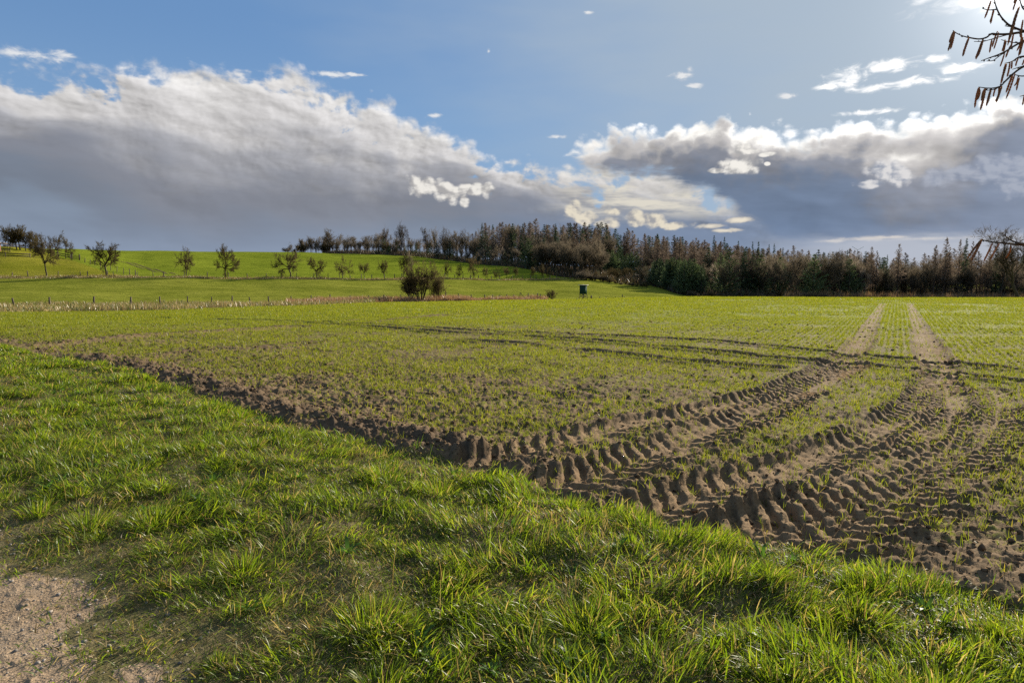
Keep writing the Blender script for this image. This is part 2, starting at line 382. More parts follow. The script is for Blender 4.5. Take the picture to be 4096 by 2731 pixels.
# tyre tracks: centre line, half width (m), rut depth, lug height, bare-soil strength, colour of dry fine soil
TRACKS = [
 (spl([(1780, 1890), (1960, 1850), (2170, 1790), (2420, 1722), (2720, 1660), (3056, 1582), (3300, 1480), (3440, 1378), (3490, 1290), (3533, 1210)]), (0.27, 0.16), 0.044, 0.062, 0.90),
 (spl([(2130, 1965), (2380, 1905), (2640, 1800), (2860, 1720), (3080, 1630), (3260, 1540), (3420, 1460)]), (0.30, 0.26), 0.030, 0.075, 0.72),
 (spl([(2520, 2110), (2760, 1990), (2997, 1918), (3200, 1862), (3390, 1788), (3540, 1726), (3690, 1615), (3755, 1500), (3715, 1390), (3672, 1290), (3640, 1210)]), (0.29, 0.16), 0.044, 0.062, 0.90),
 (spl([(2850, 2200), (3060, 2110), (3260, 2035), (3450, 1930), (3640, 1830), (3760, 1740), (3800, 1640), (3780, 1540)]), (0.31, 0.25), 0.035, 0.075, 0.78),
 (spl([(3300, 2150), (3540, 2020), (3760, 1890), (3920, 1770), (3990, 1660), (3960, 1560)]), (0.30, 0.24), 0.025, 0.062, 0.55),
 (spl([(0, 1392), (300, 1372), (600, 1340), (900, 1322), (1150, 1305)]), (0.65, 0.65), 0.03, 0.03, 0.7),
]
LINES = [  # narrow wheelings of the headland: (points, half width, depth, bare)
 (spl([(620, 1250), (1000, 1268), (1340, 1286), (1760, 1314), (2100, 1331), (2500, 1348), (2950, 1374), (3400, 1424), (3700, 1450), (4096, 1482), (4500, 1520)]), 0.20, 0.06, 0.75),
 (spl([(850, 1266), (1300, 1292), (1640, 1319), (2000, 1340), (2300, 1358), (2780, 1402), (3100, 1434), (3650, 1482), (4096, 1530), (4500, 1580)]), 0.20, 0.06, 0.75),
 (spl([(1950, 1372), (2250, 1392), (2500, 1420), (2800, 1452), (3100, 1472)]), 0.22, 0.05, 0.7),
 (spl([(1500, 1284), (1680, 1264), (1850, 1250), (2050, 1237), (2280, 1226), (2560, 1214)]), 0.26, 0.05, 0.9),
 (spl([(1400, 1276), (1600, 1257), (1900, 1238), (2200, 1222), (2400, 1213)]), 0.20, 0.04, 0.7),
 (spl([(2010, 1530), (2150, 1545), (2330, 1585)]), 0.22, -0.07, 1.0),
 (spl([(700, 1405), (1000, 1395), (1250, 1370)]), 0.3, 0.02, 0.5),
 (spl([(1850, 1362), (1950, 1368), (2080, 1376)]), 0.25, 0.05, 0.8),
]
def near_poly(P, x, y, reach):
    lo = P.min(0) - reach; hi = P.max(0) + reach
    return (x > lo[0]) & (x < hi[0]) & (y > lo[1]) & (y < hi[1])
def field_relief(x, y):
    """height of the field's surface relief and how bare it is (0..1), fine dry soil (0..1)"""
    x = np.asarray(x, float); y = np.asarray(y, float)
    n = x.shape; h = np.zeros(n); bare = np.zeros(n); fine = np.zeros(n); dark_soil = np.zeros(n)
    ed, es = edge_d(x, y)
    r = np.hypot(x, y)
    rough = 0.35 + 0.65 * sst(9.0 - ed, 0, 7)                     # cloddier near the headland edge
    lod = sst(60 - r, 0, 35)
    h += (fbm(x * 1.1, y * 1.1, 3, 0.5, 1) - 0.5) * 0.08
    h += (fbm(x * 4.5, y * 4.5, 3, 0.55, 3) - 0.5) * 0.045 * rough
    c = fbm(x * 13, y * 13, 2, 0.5, 5); h += np.sqrt(np.maximum(c - 0.50, 0)) * 0.045 * rough * lod
    c2 = fbm(x * 30, y * 30, 2, 0.6, 2); h += np.sqrt(np.maximum(c2 - 0.48, 0)) * 0.028 * rough * lod
    # tumbled ridge of soil along the edge
    w = 0.34 + 0.22 * (fbm(es * 0.6, es * 0 + 3.3, 2, 0.5, 1) - 0.5)
    rid = np.exp(-((ed - 0.35) / w) ** 2)
    far = sst(es, EDGE_S0, EDGE_S1)
    fade = 1.0 - 0.85 * sst(x, -0.6, 0.8)
    lump = fbm(x * 5.5, y * 5.5, 4, 0.6, 4)
    h += rid * fade * (0.04 + 0.20 * np.maximum(lump - 0.36, 0)) * far
    bare = np.maximum(bare, rid * 1.3 * (0.35 + 0.65 * fade) * far); dark_soil = np.maximum(dark_soil, rid * fade * far)
    bare = np.maximum(bare, 0.6 * sst(1.1 - ed, 0, 0.9))
    for P, hw, dep, lug, br in TRACKS:
        m = near_poly(P, x, y, 1.5)
        if not m.any(): continue
        d, s = poly_sd(P, x[m], y[m]); hw0, hw1 = hw; Lp = np.hypot(*np.diff(P, axis=0).T).sum(); hv = hw0 + (hw1 - hw0) * sst(s / Lp, 0.25, 0.75); hw = hv
        d = d + (fbm(s * 1.6, s * 0 + 4.4, 3, 0.6, 2) - 0.5) * 0.10
        t = d / hw; at = np.abs(t)
        wv = 0.8 + 0.4 * fbm(s * 0.7, s * 0 + 7.7, 2, 0.5, 3)
        inside = 1 - sst(at, 0.85, 1.15)
        rut = -dep * inside * wv + dep * 0.30 * np.exp(-((at - 1.35) / 0.28) ** 2) * wv
        # herringbone bars pressed by the tyre: two rows of slanting ridges
        ph = (s - at * hw * 1.0 + np.where(t > 0, 0.0, 0.11)) / 0.215 + (fbm(s * 1.9, d * 4, 3, 0.6, 2) - 0.5) * 0.65
        q = np.abs((ph - np.floor(ph)) - 0.5) * 2
        bar = sst(q + (fbm(x[m] * 9, y[m] * 9, 3, 0.6, 1) - 0.5) * 0.26, 0.32, 0.62) * (0.75 + 0.5 * fbm(x[m] * 3.1, y[m] * 3.1, 2, 0.5, 5))
        keep = sst(fbm(s * 0.55 + 11, np.where(t > 0, 2.0, 9.0) + 0 * s, 2, 0.5, 1), 0.14, 0.36)
        row = sst(at, 0.03, 0.16) * (1 - sst(at, 1.2, 1.7))
        flank = np.where(t > 0, 0.85, 1.05)
        edgelift = 0.75 + 0.15 * sst(at, 0.3, 1.1)
        hh = rut * 0.8 + (bar - 0.45) * lug * 0.95 * row * keep * flank * wv * edgelift
        lodt = sst(40 - r[m], 0, 25)
        smooth = inside
        h[m] = h[m] * (1 - 0.60 * smooth) + (fbm(x[m] * 24, y[m] * 24, 3, 0.6, 4) - 0.5) * 0.022 * smooth + hh * (0.55 + 0.45 * lodt)
        bare[m] = np.maximum(bare[m], br * (1 - sst(at, 0.95, 1.5)))
        fine[m] = np.maximum(fine[m], br * (1 - sst(at, 0.6, 1.15)))
    for P, hw, dep, br in LINES:
        m = near_poly(P, x, y, 1.2)
        if not m.any(): continue
        d, s = poly_sd(P, x[m], y[m]); at = np.abs(d / hw)
        keep = sst(fbm(s * 0.35 + 5 * hw * 10, s * 0 + 1.1, 3, 0.6, 2), 0.28, 0.52)
        h[m] += (-dep * (1 - sst(at, 0.5, 1.1)) + dep * 0.8 * np.exp(-((at - 1.5) / 0.4) ** 2)) * keep
        bare[m] = np.maximum(bare[m], br * keep * (1 - sst(at, 0.8, 1.5)))
        dark_soil[m] = np.maximum(dark_soil[m], 0.6 * keep * (1 - sst(at, 0.7, 1.3)))
    return h, np.clip(bare, 0, 1), np.clip(fine, 0, 1), np.clip(dark_soil, 0, 1)
_es = np.concatenate([[0], np.cumsum(np.hypot(*np.diff(EDGE, axis=0).T))])
EDGE_S0, EDGE_S1 = _es[2] + 1.0, _es[4]
def verge_relief(x, y):
    ed, es = edge_d(x, y); pd = path_d(x, y)
    g = (fbm(x * 2.2, y * 2.2, 3, 0.5, 2) - 0.5) * 0.08 + (fbm(x * 7, y * 7, 2, 0.5, 4) - 0.5) * 0.04
    g = (g + 0.05 * sst(-ed, 0.0, 0.35)) * (1 - 0.6 * sst(pd, -1.6, -0.3))
    k = sst(pd, -1.0, 0.7)
    p = (fbm(x * 1.5, y * 1.5, 3, 0.5, 1) - 0.5) * 0.05 + np.maximum(fbm(x * 22, y * 22, 2, 0.6, 3) - 0.55, 0) * 0.035 - 0.005
    return g * (1 - k) + p * k
def top_z(x, y):
    """finished ground height near the camera"""
    x = np.asarray(x, float); y = np.asarray(y, float)
    ed, _ = edge_d(x, y)
    hf = field_relief(x, y)[0]; hv = verge_relief(x, y)
    k = sst(ed, -0.08, 0.06)
    return base_z(x, y) + (hf * k + hv * (1 - k)) * sst(95 - np.hypot(x, y), 0, 30)

def link(name, verts, faces, mat=None, parent=None, smooth=True, attrs=None):
    """one mesh object; faces: list of index arrays (n,3) or (n,4)"""
    me = bpy.data.meshes.new(name)
    verts = np.asarray(verts, np.float32)
    if not isinstance(faces, (list, tuple)): faces = [faces]
    faces = [np.asarray(f, np.int32) for f in faces if len(f)]
    me.vertices.add(len(verts)); me.vertices.foreach_set('co', verts.ravel())
    nl = sum(f.size for f in faces); npol = sum(len(f) for f in faces)
    me.loops.add(nl); me.polygons.add(npol)
    me.loops.foreach_set('vertex_index', np.concatenate([f.ravel() for f in faces]))
    sizes = np.concatenate([np.full(len(f), f.shape[1], np.int32) for f in faces])
    starts = np.concatenate([[0], np.cumsum(sizes)[:-1]]).astype(np.int32)
    me.polygons.foreach_set('loop_start', starts)
    if smooth: me.polygons.foreach_set('use_smooth', np.ones(npol, bool))
    if attrs:
        for k, v in attrs.items():
            v = np.asarray(v, np.float32)
            if v.ndim == 1:
                a = me.attributes.new(k, 'FLOAT', 'POINT'); a.data.foreach_set('value', v)
            else:
                a = me.attributes.new(k, 'FLOAT_COLOR', 'POINT')
                if v.shape[1] == 3: v = np.concatenate([v, np.ones((len(v), 1), np.float32)], 1)
                a.data.foreach_set('color', v.ravel())
    me.update(calc_edges=True)
    if mat:
        for mm in (mat if isinstance(mat, (list, tuple)) else [mat]): me.materials.append(mm)
    o = bpy.data.objects.new(name, me); COL.objects.link(o)
    if parent: o.parent = parent
    return o
def setp(o, label=None, cat=None, group=None, kind=None):
    if label: o['label'] = label
    if cat: o['category'] = cat
    if group: o['group'] = group
    if kind: o['kind'] = kind
    return o
def thing(name, label, cat, loc=(0, 0, 0), rz=0.0, group=None):
    o = bpy.data.objects.new(name, None); COL.objects.link(o)
    o.location = loc; o.rotation_euler = (0, 0, rz); o.empty_display_size = 0.2
    return setp(o, label, cat, group)

# ------------------------------------------------------------------ materials
def mat(name, fn, **kw):
    m = bpy.data.materials.new(name); m.use_nodes = True
    T = NT(m.node_tree); out = T.new('ShaderNodeOutputMaterial')
    fn(T, out, **kw); return m
def principled(T, out, col, rough=0.9, spec=0.25, bump=None, strength=0.5, dist=0.02):
    p = T.new('ShaderNodeBsdfPrincipled')
    T.put(p.inputs['Base Color'], col); T.put(p.inputs['Roughness'], rough); p.inputs['Specular IOR Level'].default_value = spec
    if bump is not None:
        b = T.new('ShaderNodeBump'); b.inputs['Strength'].default_value = strength; b.inputs['Distance'].default_value = dist
        T.put(b.inputs['Height'], bump); T.t.links.new(b.outputs[0], p.inputs['Normal'])
    T.t.links.new(p.outputs[0], out.inputs[0]); return p
def leaf(T, out, col, trans=0.45, gloss=0.06, rough=0.45, tcol=None):
    d = T.new('ShaderNodeBsdfDiffuse'); t = T.new('ShaderNodeBsdfTranslucent'); g = T.new('ShaderNodeBsdfGlossy')
    T.put(d.inputs[0], col); T.put(t.inputs[0], tcol if tcol is not None else col); g.inputs[1].default_value = rough
    m1 = T.new('ShaderNodeMixShader'); m2 = T.new('ShaderNodeMixShader')
    m1.inputs[0].default_value = trans; m2.inputs[0].default_value = gloss
    L = T.t.links.new
    L(d.outputs[0], m1.inputs[1]); L(t.outputs[0], m1.inputs[2]); L(m1.outputs[0], m2.inputs[1]); L(g.outputs[0], m2.inputs[2]); L(m2.outputs[0], out.inputs[0])
def objpos(T):
    n = T.new('ShaderNodeNewGeometry'); return X(T, n.outputs['Position'])

def m_field(T, out):
    p = objpos(T); bare = T.attr('bare'); fine = T.attr('fine'); dark_soil = T.attr('dark_soil'); far = T.attr('sown')
    n1 = T.noise(p, 1.3, 5, 0.6); n2 = T.noise(p, 14.0, 5, 0.65); n3 = T.noise(p, 60.0, 4, 0.7)
    soil = T.ramp(n1 * 0.45 + n2 * 0.55, [(0.30, (0.088, 0.060, 0.034)), (0.5, (0.145, 0.100, 0.058)), (0.72, (0.198, 0.140, 0.086))])
    soil = T.mix(fine * 0.8, soil, T.ramp(n2 * 0.5 + n1 * 0.5, [(0.3, (0.165, 0.108, 0.058)), (0.7, (0.260, 0.178, 0.102))]))
    soil = T.mix(dark_soil * 0.65, soil, T.ramp(n2, [(0.3, (0.050, 0.036, 0.026)), (0.7, (0.095, 0.070, 0.052))]))  # darker brown along the edge ridge and the narrow headland wheelings
    soil = T.cmul(soil, 1.0 * T.lmap(n3, 0.3, 0.7, 0.72, 1.25))
    # low seedlings too small to model one by one: green film between the clods
    g1 = T.noise(p, 9.0, 5, 0.7)
    green = T.ramp(T.noise(p, 2.5, 5, 0.6), [(0.3, (0.120, 0.142, 0.012)), (0.7, (0.192, 0.204, 0.020))])
    cov = T.sstep(g1 + far * 0.50 + T.noise(p, 0.5, 4, 0.6) * 0.25 - bare * 0.55, 0.60, 0.82) * (1.0 - T.sstep(bare, 0.35, 0.8)) * 0.9
    c = T.mix(cov, soil, green)
    principled(T, out, c, 1.0, 0.02, n2 * 0.6 + n3 * 0.5, 0.55, 0.02)
def m_verge(T, out):
    p = objpos(T); n1 = T.noise(p, 3.0, 5, 0.6); n2 = T.noise(p, 35.0, 4, 0.7)
    c = T.ramp(n1 * 0.5 + n2 * 0.5, [(0.32, (0.055, 0.050, 0.020)), (0.5, (0.105, 0.090, 0.036)), (0.68, (0.170, 0.128, 0.070))])
    principled(T, out, c, 0.95, 0.15, n2, 0.6, 0.02)
def m_path(T, out):
    p = objpos(T); n1 = T.noise(p, 1.6, 5, 0.6); n2 = T.noise(p, 18.0, 5, 0.65); v = T.voro(p, 55.0); n3 = T.noise(p, 130.0, 3, 0.6)
    c = T.ramp(n1 * 0.6 + n2 * 0.4, [(0.3, (0.165, 0.116, 0.074)), (0.5, (0.265, 0.193, 0.128)), (0.7, (0.350, 0.266, 0.184))])
    st = T.sstep(T.noise(p, 70.0, 3, 0.6), 0.60, 0.68)
    c = T.mix(st * 0.7, c, T.ramp(n3, [(0.3, (0.09, 0.08, 0.075)), (0.7, (0.30, 0.27, 0.24))]))
    principled(T, out, c, 1.0, 0.0, n2 * 0.5 + n3 * 0.35 + T.sstep(v, 0.5, 0.1) * 0.25, 0.6, 0.02)
def m_turf(T, out, a=(0.075, 0.115, 0.010), b=(0.115, 0.155, 0.016), c2=(0.14, 0.13, 0.035), dry=0.25, sc=1.0):
    p = objpos(T)
    st = T.vm('MULTIPLY', p, (0.35, 1.0, 1.0))
    n1 = T.noise(p, 0.055 * sc, 4, 0.6); n2 = T.noise(st, 0.55 * sc, 5, 0.65); n3 = T.noise(st, 2.6 * sc, 4, 0.7)
    c = T.mix(T.sstep(n1 * 0.55 + n2 * 0.45, 0.38, 0.62), a, b)
    c = T.mix(T.sstep(n2 * 0.5 + n3 * 0.5, 0.53, 0.66) * dry, c, c2)
    c = T.cmul(c, T.lmap(n3 * 0.6 + n2 * 0.4, 0.34, 0.66, 0.62, 1.28))
    principled(T, out, c, 1.0, 0.0, n2 * 0.5 + n3 * 0.6, 0.8, 0.35)
def m_floor(T, out):
    p = objpos(T); n = T.noise(p, 0.8, 5, 0.65); n2 = T.noise(p, 0.15, 3, 0.5)
    c = T.ramp(n, [(0.3, (0.030, 0.022, 0.014)), (0.7, (0.085, 0.060, 0.035))])
    principled(T, out, c, 1.0, 0.0, n, 0.8, 0.3)
MAT = {}
MAT['field'] = mat('sown_soil', m_field); MAT['verge'] = mat('turf_soil', m_verge); MAT['path'] = mat('gravelly_track', m_path)
MAT['meadow'] = mat('meadow_turf', m_turf, a=(0.122, 0.138, 0.017), b=(0.182, 0.190, 0.028), dry=0.65)
MAT['hill'] = mat('young_corn', m_turf, a=(0.118, 0.150, 0.014), b=(0.160, 0.190, 0.020), dry=0.2)
MAT['pasture'] = mat('rough_pasture', m_turf, a=(0.150, 0.155, 0.014), b=(0.200, 0.185, 0.024), c2=(0.075, 0.085, 0.015), dry=0.8, sc=1.2)
MAT['floor'] = mat('leaf_litter', m_floor)
MAT['heath'] = mat('dry_clearing', m_turf, a=(0.16, 0.15, 0.03), b=(0.22, 0.17, 0.07), c2=(0.12, 0.085, 0.05), dry=0.9)

def build_terrain():
    az = np.concatenate([np.radians(np.linspace(-180, -60, 26)[:-1]), np.radians(np.linspace(-60, -46, 40)[:-1]), np.radians(np.linspace(-46, 46, 900)), np.radians(np.linspace(46, 60, 40)[1:]), np.radians(np.linspace(60, 180, 26)[1:])])
    r = np.concatenate([[0.25, 0.6, 1.0], np.geomspace(1.4, 60, 640), np.geomspace(60, 480, 170)[1:], np.geomspace(480, 6000, 26)[1:]])
    A, R = np.meshgrid(az, r); xx = np.sin(A) * R; yy = np.cos(A) * R
    zz = top_z(xx.ravel(), yy.ravel()).reshape(xx.shape)
    d = yy
    zz = zz + np.where(R > 60, (fbm(xx * 0.05, yy * 0.05, 3, 0.5, 2) - 0.5) * 0.8 * sst(R, 60, 140), 0)
    nr, na = xx.shape
    V = np.stack([xx, yy, zz], -1).reshape(-1, 3)
    i = np.arange(nr - 1)[:, None] * na + np.arange(na - 1)[None, :]
    F = np.stack([i, i + 1, i + na + 1, i + na], -1).reshape(-1, 4)[:, ::-1]
    c = V[F].mean(1); x, y = c[:, 0], c[:, 1]; rr = np.hypot(x, y)
    zone = np.full(len(F), 1)                                              # 1 verge
    ed, _ = edge_d(x, y); pd = path_d(x, y)
    u = np.where(y > 1, x / np.maximum(y, 1), np.sign(x) * 5); px = PX_OF(u); fr = y > 1
    zone[pd > 0] = 2
    zone[(ed > 0) & fr] = 0
    back = fr & (y > F1(np.clip(u, -2, 2)))
    zone[back] = 3
    zone[fr & (y > FENCE2(px)) & (px < 2335) & back] = 4
    past = fr & (y > FENCE2(px)) & (x < np.interp(y, [164, 172, 205, 260, 400], [-96, -97.5, -128, -180, -260]))
    zone[past] = 5
    fo = fr & back & (px > 1100) & (y > FOREST(px) + (fbm(x * 0.1, y * 0.1, 2, 0.5, 1) - 0.5) * 8)
    zone[fo] = 6
    zone[fr & (px > 2380) & (px < 2620) & (y > 236) & (y < 275)] = 7
    zone[(~fr | (rr > 600)) & (rr > 60)] = 3
    h, ba, fi, da = field_relief(V[:, 0], V[:, 1])
    sown = sst(np.hypot(V[:, 0], V[:, 1]), 12, 55)
    names = [('field', 'field'), ('verge', 'verge'), ('path', 'dirt_path'), ('meadow', 'meadow'), ('hill', 'hill'), ('pasture', 'pasture'), ('floor', 'forest_ground'), ('heath', 'clearing')]
    labs = ['sown field of young green corn with tyre tracks', 'trampled grassy soil under the grass verge', 'bare sandy track in the lower left corner', 'green meadow strip between the two post fences',
            'bright green hillside behind the row of fruit trees', 'yellowish rough pasture by the wooden hut', 'dark leaf litter under the wood', 'pale dry clearing between conifers']
    for k, (m, nm) in enumerate(names):
        f = F[zone == k]
        if not len(f): continue
        ids, inv = np.unique(f, return_inverse=True)
        at = {'bare': ba[ids], 'fine': fi[ids], 'dark_soil': da[ids], 'sown': sown[ids]} if k == 0 else None
        setp(link(nm, V[ids], inv.reshape(f.shape), MAT[m], attrs=at), labs[k], 'ground', kind='structure')
build_terrain()

# ------------------------------------------------------------------ blades of grass and corn
def blades(base, h, w, az, lean, laz, col, seg=3, tipcol=None):
    """curved tapering blades as raw arrays; az: facing, lean: 0 upright .. 1 flat, laz: leaning direction"""
    n = len(base)
    if seg == 3: tl = [0, 0.38, 0.74, 1.0]; wl = [0.42, 0.5, 0.36, 0.0]
    elif seg == 2: tl = [0, 0.55, 1.0]; wl = [0.45, 0.45, 0.0]
    else: tl = [0, 1.0]; wl = [0.5, 0.0]
    side = np.stack([np.cos(az), np.sin(az), np.zeros(n)], 1); ld = np.stack([np.cos(laz), np.sin(laz), np.zeros(n)], 1)
    vs = []; cs = []
    for t, ww in zip(tl, wl):
        ang = lean * (0.35 + 0.75 * t) * 1.45
        ctr = base + ld * (h * t * np.sin(ang))[:, None]; ctr = ctr + np.array([0, 0, 1.0]) * (h * t * np.cos(ang))[:, None]
        cc = col if tipcol is None else col * (1 - t) + tipcol * t
        if ww > 0:
            vs += [ctr - side * (w * ww)[:, None], ctr + side * (w * ww)[:, None]]; cs += [cc, cc]
        else: vs.append(ctr); cs.append(cc)
    m = len(vs); V = np.stack(vs, 1).reshape(-1, 3); C = np.stack(cs, 1).reshape(-1, 3)
    o = (np.arange(n) * m)[:, None]
    Q = [np.concatenate([o + 2 * k + np.array([0, 1, 3, 2])], 0) for k in range(len(tl) - 2)]
    Tt = o + np.array([m - 3, m - 2, m - 1])
    return V, (np.concatenate(Q) if Q else np.zeros((0, 4), int)), Tt, C
class Batch:
    def __init__(self): self.V = []; self.Q = []; self.T = []; self.C = []; self.n = 0
    def add(self, V, Q, T, C):
        self.V.append(V); self.Q.append(Q + self.n); self.T.append(T + self.n); self.C.append(C); self.n += len(V)
    def build(self, name, m):
        return link(name, np.concatenate(self.V), [np.concatenate(self.Q), np.concatenate(self.T)], m, attrs={'tint': np.concatenate(self.C)}, smooth=False)
def m_blade(T, out, trans=0.5, gloss=0.07, yel=(1.15, 1.12, 0.70)):
    c = T.attr('tint', 'Color')
    leaf(T, out, c, trans, gloss, 0.4, T.vm('MULTIPLY', c, yel))
MAT['grass'] = mat('grass_blade', m_blade, trans=0.58, gloss=0.020)
MAT['corn'] = mat('corn_blade', m_blade, trans=0.52, gloss=0.015)
MAT['straw'] = mat('dry_straw', m_blade, trans=0.3, gloss=0.04, yel=(1.0, 0.95, 0.8))

def pick(n, cols, p): return np.array(cols)[RNG.choice(len(cols), n, p=p)]
def scatter(dmin, dmax, dens, ulim=0.98):
    """random ground points between two distances from the camera, uniform per square metre"""
    area = ulim * (dmax**2 - dmin**2); n = int(area * dens)
    y = np.sqrt(RNG.uniform(dmin**2, dmax**2, n)); x = RNG.uniform(-ulim, ulim, n) * y
    return x, y
def build_verge_grass():
    B = Batch()
    GREEN = [(0.080, 0.145, 0.008), (0.115, 0.185, 0.010), (0.158, 0.220, 0.014), (0.108, 0.168, 0.036), (0.200, 0.235, 0.026), (0.29, 0.235, 0.130), (0.20, 0.155, 0.070)]
    PR = [0.21, 0.27, 0.21, 0.12, 0.12, 0.04, 0.03]
    def put(x, y, h, w, lean, laz, n_seg, dark=None, stage=1.0, dry=0.0):
        n = len(x); c = pick(n, GREEN, PR) * RNG.uniform(0.75, 1.25, (n, 1))
        dr = RNG.random(n) < dry
        c[dr] = pick(int(dr.sum()), [(0.29, 0.235, 0.13), (0.21, 0.165, 0.08), (0.15, 0.115, 0.05)], [0.4, 0.35, 0.25])
        if dark is not None: c = c * dark[:, None]
        z = top_z(x, y) - 0.01
        tip = c * np.array([1.25, 1.12, 0.9])
        B.add(*blades(np.stack([x, y, z], 1), h, w, RNG.uniform(0, 6.28, n), lean, laz, c, n_seg, tip))
    # turf
    for d0, d1, dens, wmul, seg in ((1.5, 4.2, 5600, 1.0, 3), (4.2, 7.0, 4300, 1.15, 3), (7.0, 11.0, 2700, 1.6, 2), (11.0, 19.0, 1500, 2.6, 2)):
        x, y = scatter(d0, d1, dens)
        e0, _ = poly_sd(EDGE, x, y); m0 = e0 < 0.5; x, y = x[m0], y[m0]
        ed, _ = edge_d(x, y); pd = path_d(x, y)
        worn = sst(fbm(x * 0.85 + 5, y * 0.85, 3, 0.6, 5), 0.58, 0.70); dn = fbm(x * 1.4, y * 1.4, 3, 0.6, 3); cl = fbm(x * 3.6, y * 3.6, 3, 0.55, 1)
        patch = sst(dn, 0.32, 0.50)
        keep = (RNG.random(len(x)) < (0.42 + 0.58 * patch)) & (ed < RNG.normal(0, 0.05, len(x))) & (pd < RNG.normal(-0.12, 0.24, len(x)))
        keep &= RNG.random(len(x)) > 0.35 * worn
        keep &= ~((pd > -0.9) & (RNG.random(len(x)) < 0.35 * sst(pd, -0.9, 0.0)))
        x, y, cl, patch, ed, pd, worn = x[keep], y[keep], cl[keep], patch[keep], ed[keep], pd[keep], worn[keep]
        n = len(x)
        short = (1 - 0.4 * sst(pd, -0.9, 0.0)) * (1 - 0.30 * worn); lush = sst(x, -2.5, 2.2)
        h = (0.055 + 0.088 * sst(cl, 0.34, 0.66) + 0.012 * lush) * RNG.uniform(0.55, 1.25, n) * short
        lean = np.clip(RNG.normal(0.74 - 0.20 * lush, 0.22, n) - 0.06 * patch, 0.05, 1.05)
        # blades lie down together in drifts
        laz = 6.28 * 2.2 * fbm(x * 1.7, y * 1.7, 2, 0.5, 5) + RNG.normal(0, 0.85, n)
        put(x, y, h, RNG.uniform(0.0036, 0.0075, n) * wmul, lean, laz, seg, dry=0.05 + 0.16 * (1 - patch) + 0.45 * worn + 0.14 * sst(pd, -0.7, 0))
    # thatch of dead blades lying on the soil
    for d0, d1, dens, wmul in ((1.5, 4.2, 2300, 1.0), (4.2, 8.0, 1400, 1.3), (8.0, 19.0, 400, 2.2)):
        x, y = scatter(d0, d1, dens); e0, _ = poly_sd(EDGE, x, y); m0 = e0 < 0.4; x, y = x[m0], y[m0]
        ed, _ = edge_d(x, y); pd = path_d(x, y); k = (ed < RNG.normal(0, 0.06, len(x))) & (pd < RNG.normal(-0.18, 0.26, len(x))); x, y, pd = x[k], y[k], pd[k]; n = len(x)
        c = pick(n, [(0.30, 0.24, 0.13), (0.22, 0.17, 0.085), (0.14, 0.105, 0.05), (0.15, 0.19, 0.03), (0.10, 0.16, 0.02)], [0.17, 0.17, 0.14, 0.28, 0.24]) * RNG.uniform(0.7, 1.2, (n, 1))
        z = top_z(x, y) - 0.002
        B.add(*blades(np.stack([x, y, z], 1), RNG.uniform(0.035, 0.115, n), RNG.uniform(0.003, 0.0055, n) * wmul, RNG.uniform(0, 6.28, n), RNG.uniform(0.62, 0.98, n), RNG.uniform(0, 6.28, n), c, 2))
    # tussocks: blades fan out from a common root
    tx, ty = scatter(1.6, 17.0, 5.5, 0.95)
    ed, _ = edge_d(tx, ty); pd = path_d(tx, ty); clump = fbm(tx * 0.7, ty * 0.7, 2, 0.5, 2)
    k = (ed < -0.06) & (pd < -0.25) & (RNG.random(len(tx)) < 0.35 + 1.3 * np.maximum(clump - 0.4, 0) + 0.5 * (ed > -0.5)); tx, ty = tx[k], ty[k]
    for a, b in zip(tx, ty):
        dist = math.hypot(a, b); big = (0.42 + 0.75 * RNG.random() ** 1.8) * (1.0 + 0.2 * (a > 0.3))
        n = int(np.clip(330 * big * (4.5 / max(dist, 3.2)), 50, 420)); R = RNG.uniform(0.08, 0.19) * big
        rr = R * np.sqrt(RNG.random(n)); th = RNG.uniform(0, 6.28, n)
        x = a + rr * np.cos(th); y = b + rr * np.sin(th)
        put(x, y, RNG.uniform(0.085, 0.165, n) * big, RNG.uniform(0.0034, 0.006, n) * max(1, dist / 6.0), np.clip(rr / R * 0.60 + RNG.normal(0.12, 0.14, n), 0.02, 0.95), th + RNG.normal(0, 0.45, n), 3, dry=0.05)
    # rosettes of broad-leaved weeds
    tx, ty = scatter(1.8, 11.0, 3.0, 0.95); ed, _ = edge_d(tx, ty); pd = path_d(tx, ty); k = (ed < -0.1) & (pd < -0.3); tx, ty = tx[k], ty[k]
    for a, b in zip(tx, ty):
        n = int(RNG.integers(5, 10)); th = np.arange(n) * 6.28 / n + RNG.normal(0, 0.25, n); x = a + 0.012 * np.cos(th); y = b + 0.012 * np.sin(th); z = top_z(x, y) + 0.015
        c = np.array([(0.060, 0.125, 0.018)]) * RNG.uniform(0.8, 1.4, (n, 1)); sz = RNG.uniform(0.6, 1.3)
        B.add(*blades(np.stack([x, y, z], 1), RNG.uniform(0.05, 0.10, n) * sz, RNG.uniform(0.014, 0.024, n) * sz, th + 1.57, RNG.uniform(0.5, 0.85, n), th, c, 3))
    # a few long flowering stems and dead stalks
    x, y = scatter(1.8, 14, 5.5); ed, _ = edge_d(x, y); pd = path_d(x, y); k = (ed < -0.05) & (pd < -0.6); x, y = x[k], y[k]; n = len(x)
    put(x, y, RNG.uniform(0.18, 0.34, n), np.full(n, 0.0032), RNG.uniform(0.05, 0.6, n), RNG.uniform(0, 6.28, n), 3, dry=0.55)
    setp(B.build('verge_grass', MAT['grass']), 'tussocky green grass with dead straw on the verge', 'grass', kind='stuff')
build_verge_grass()

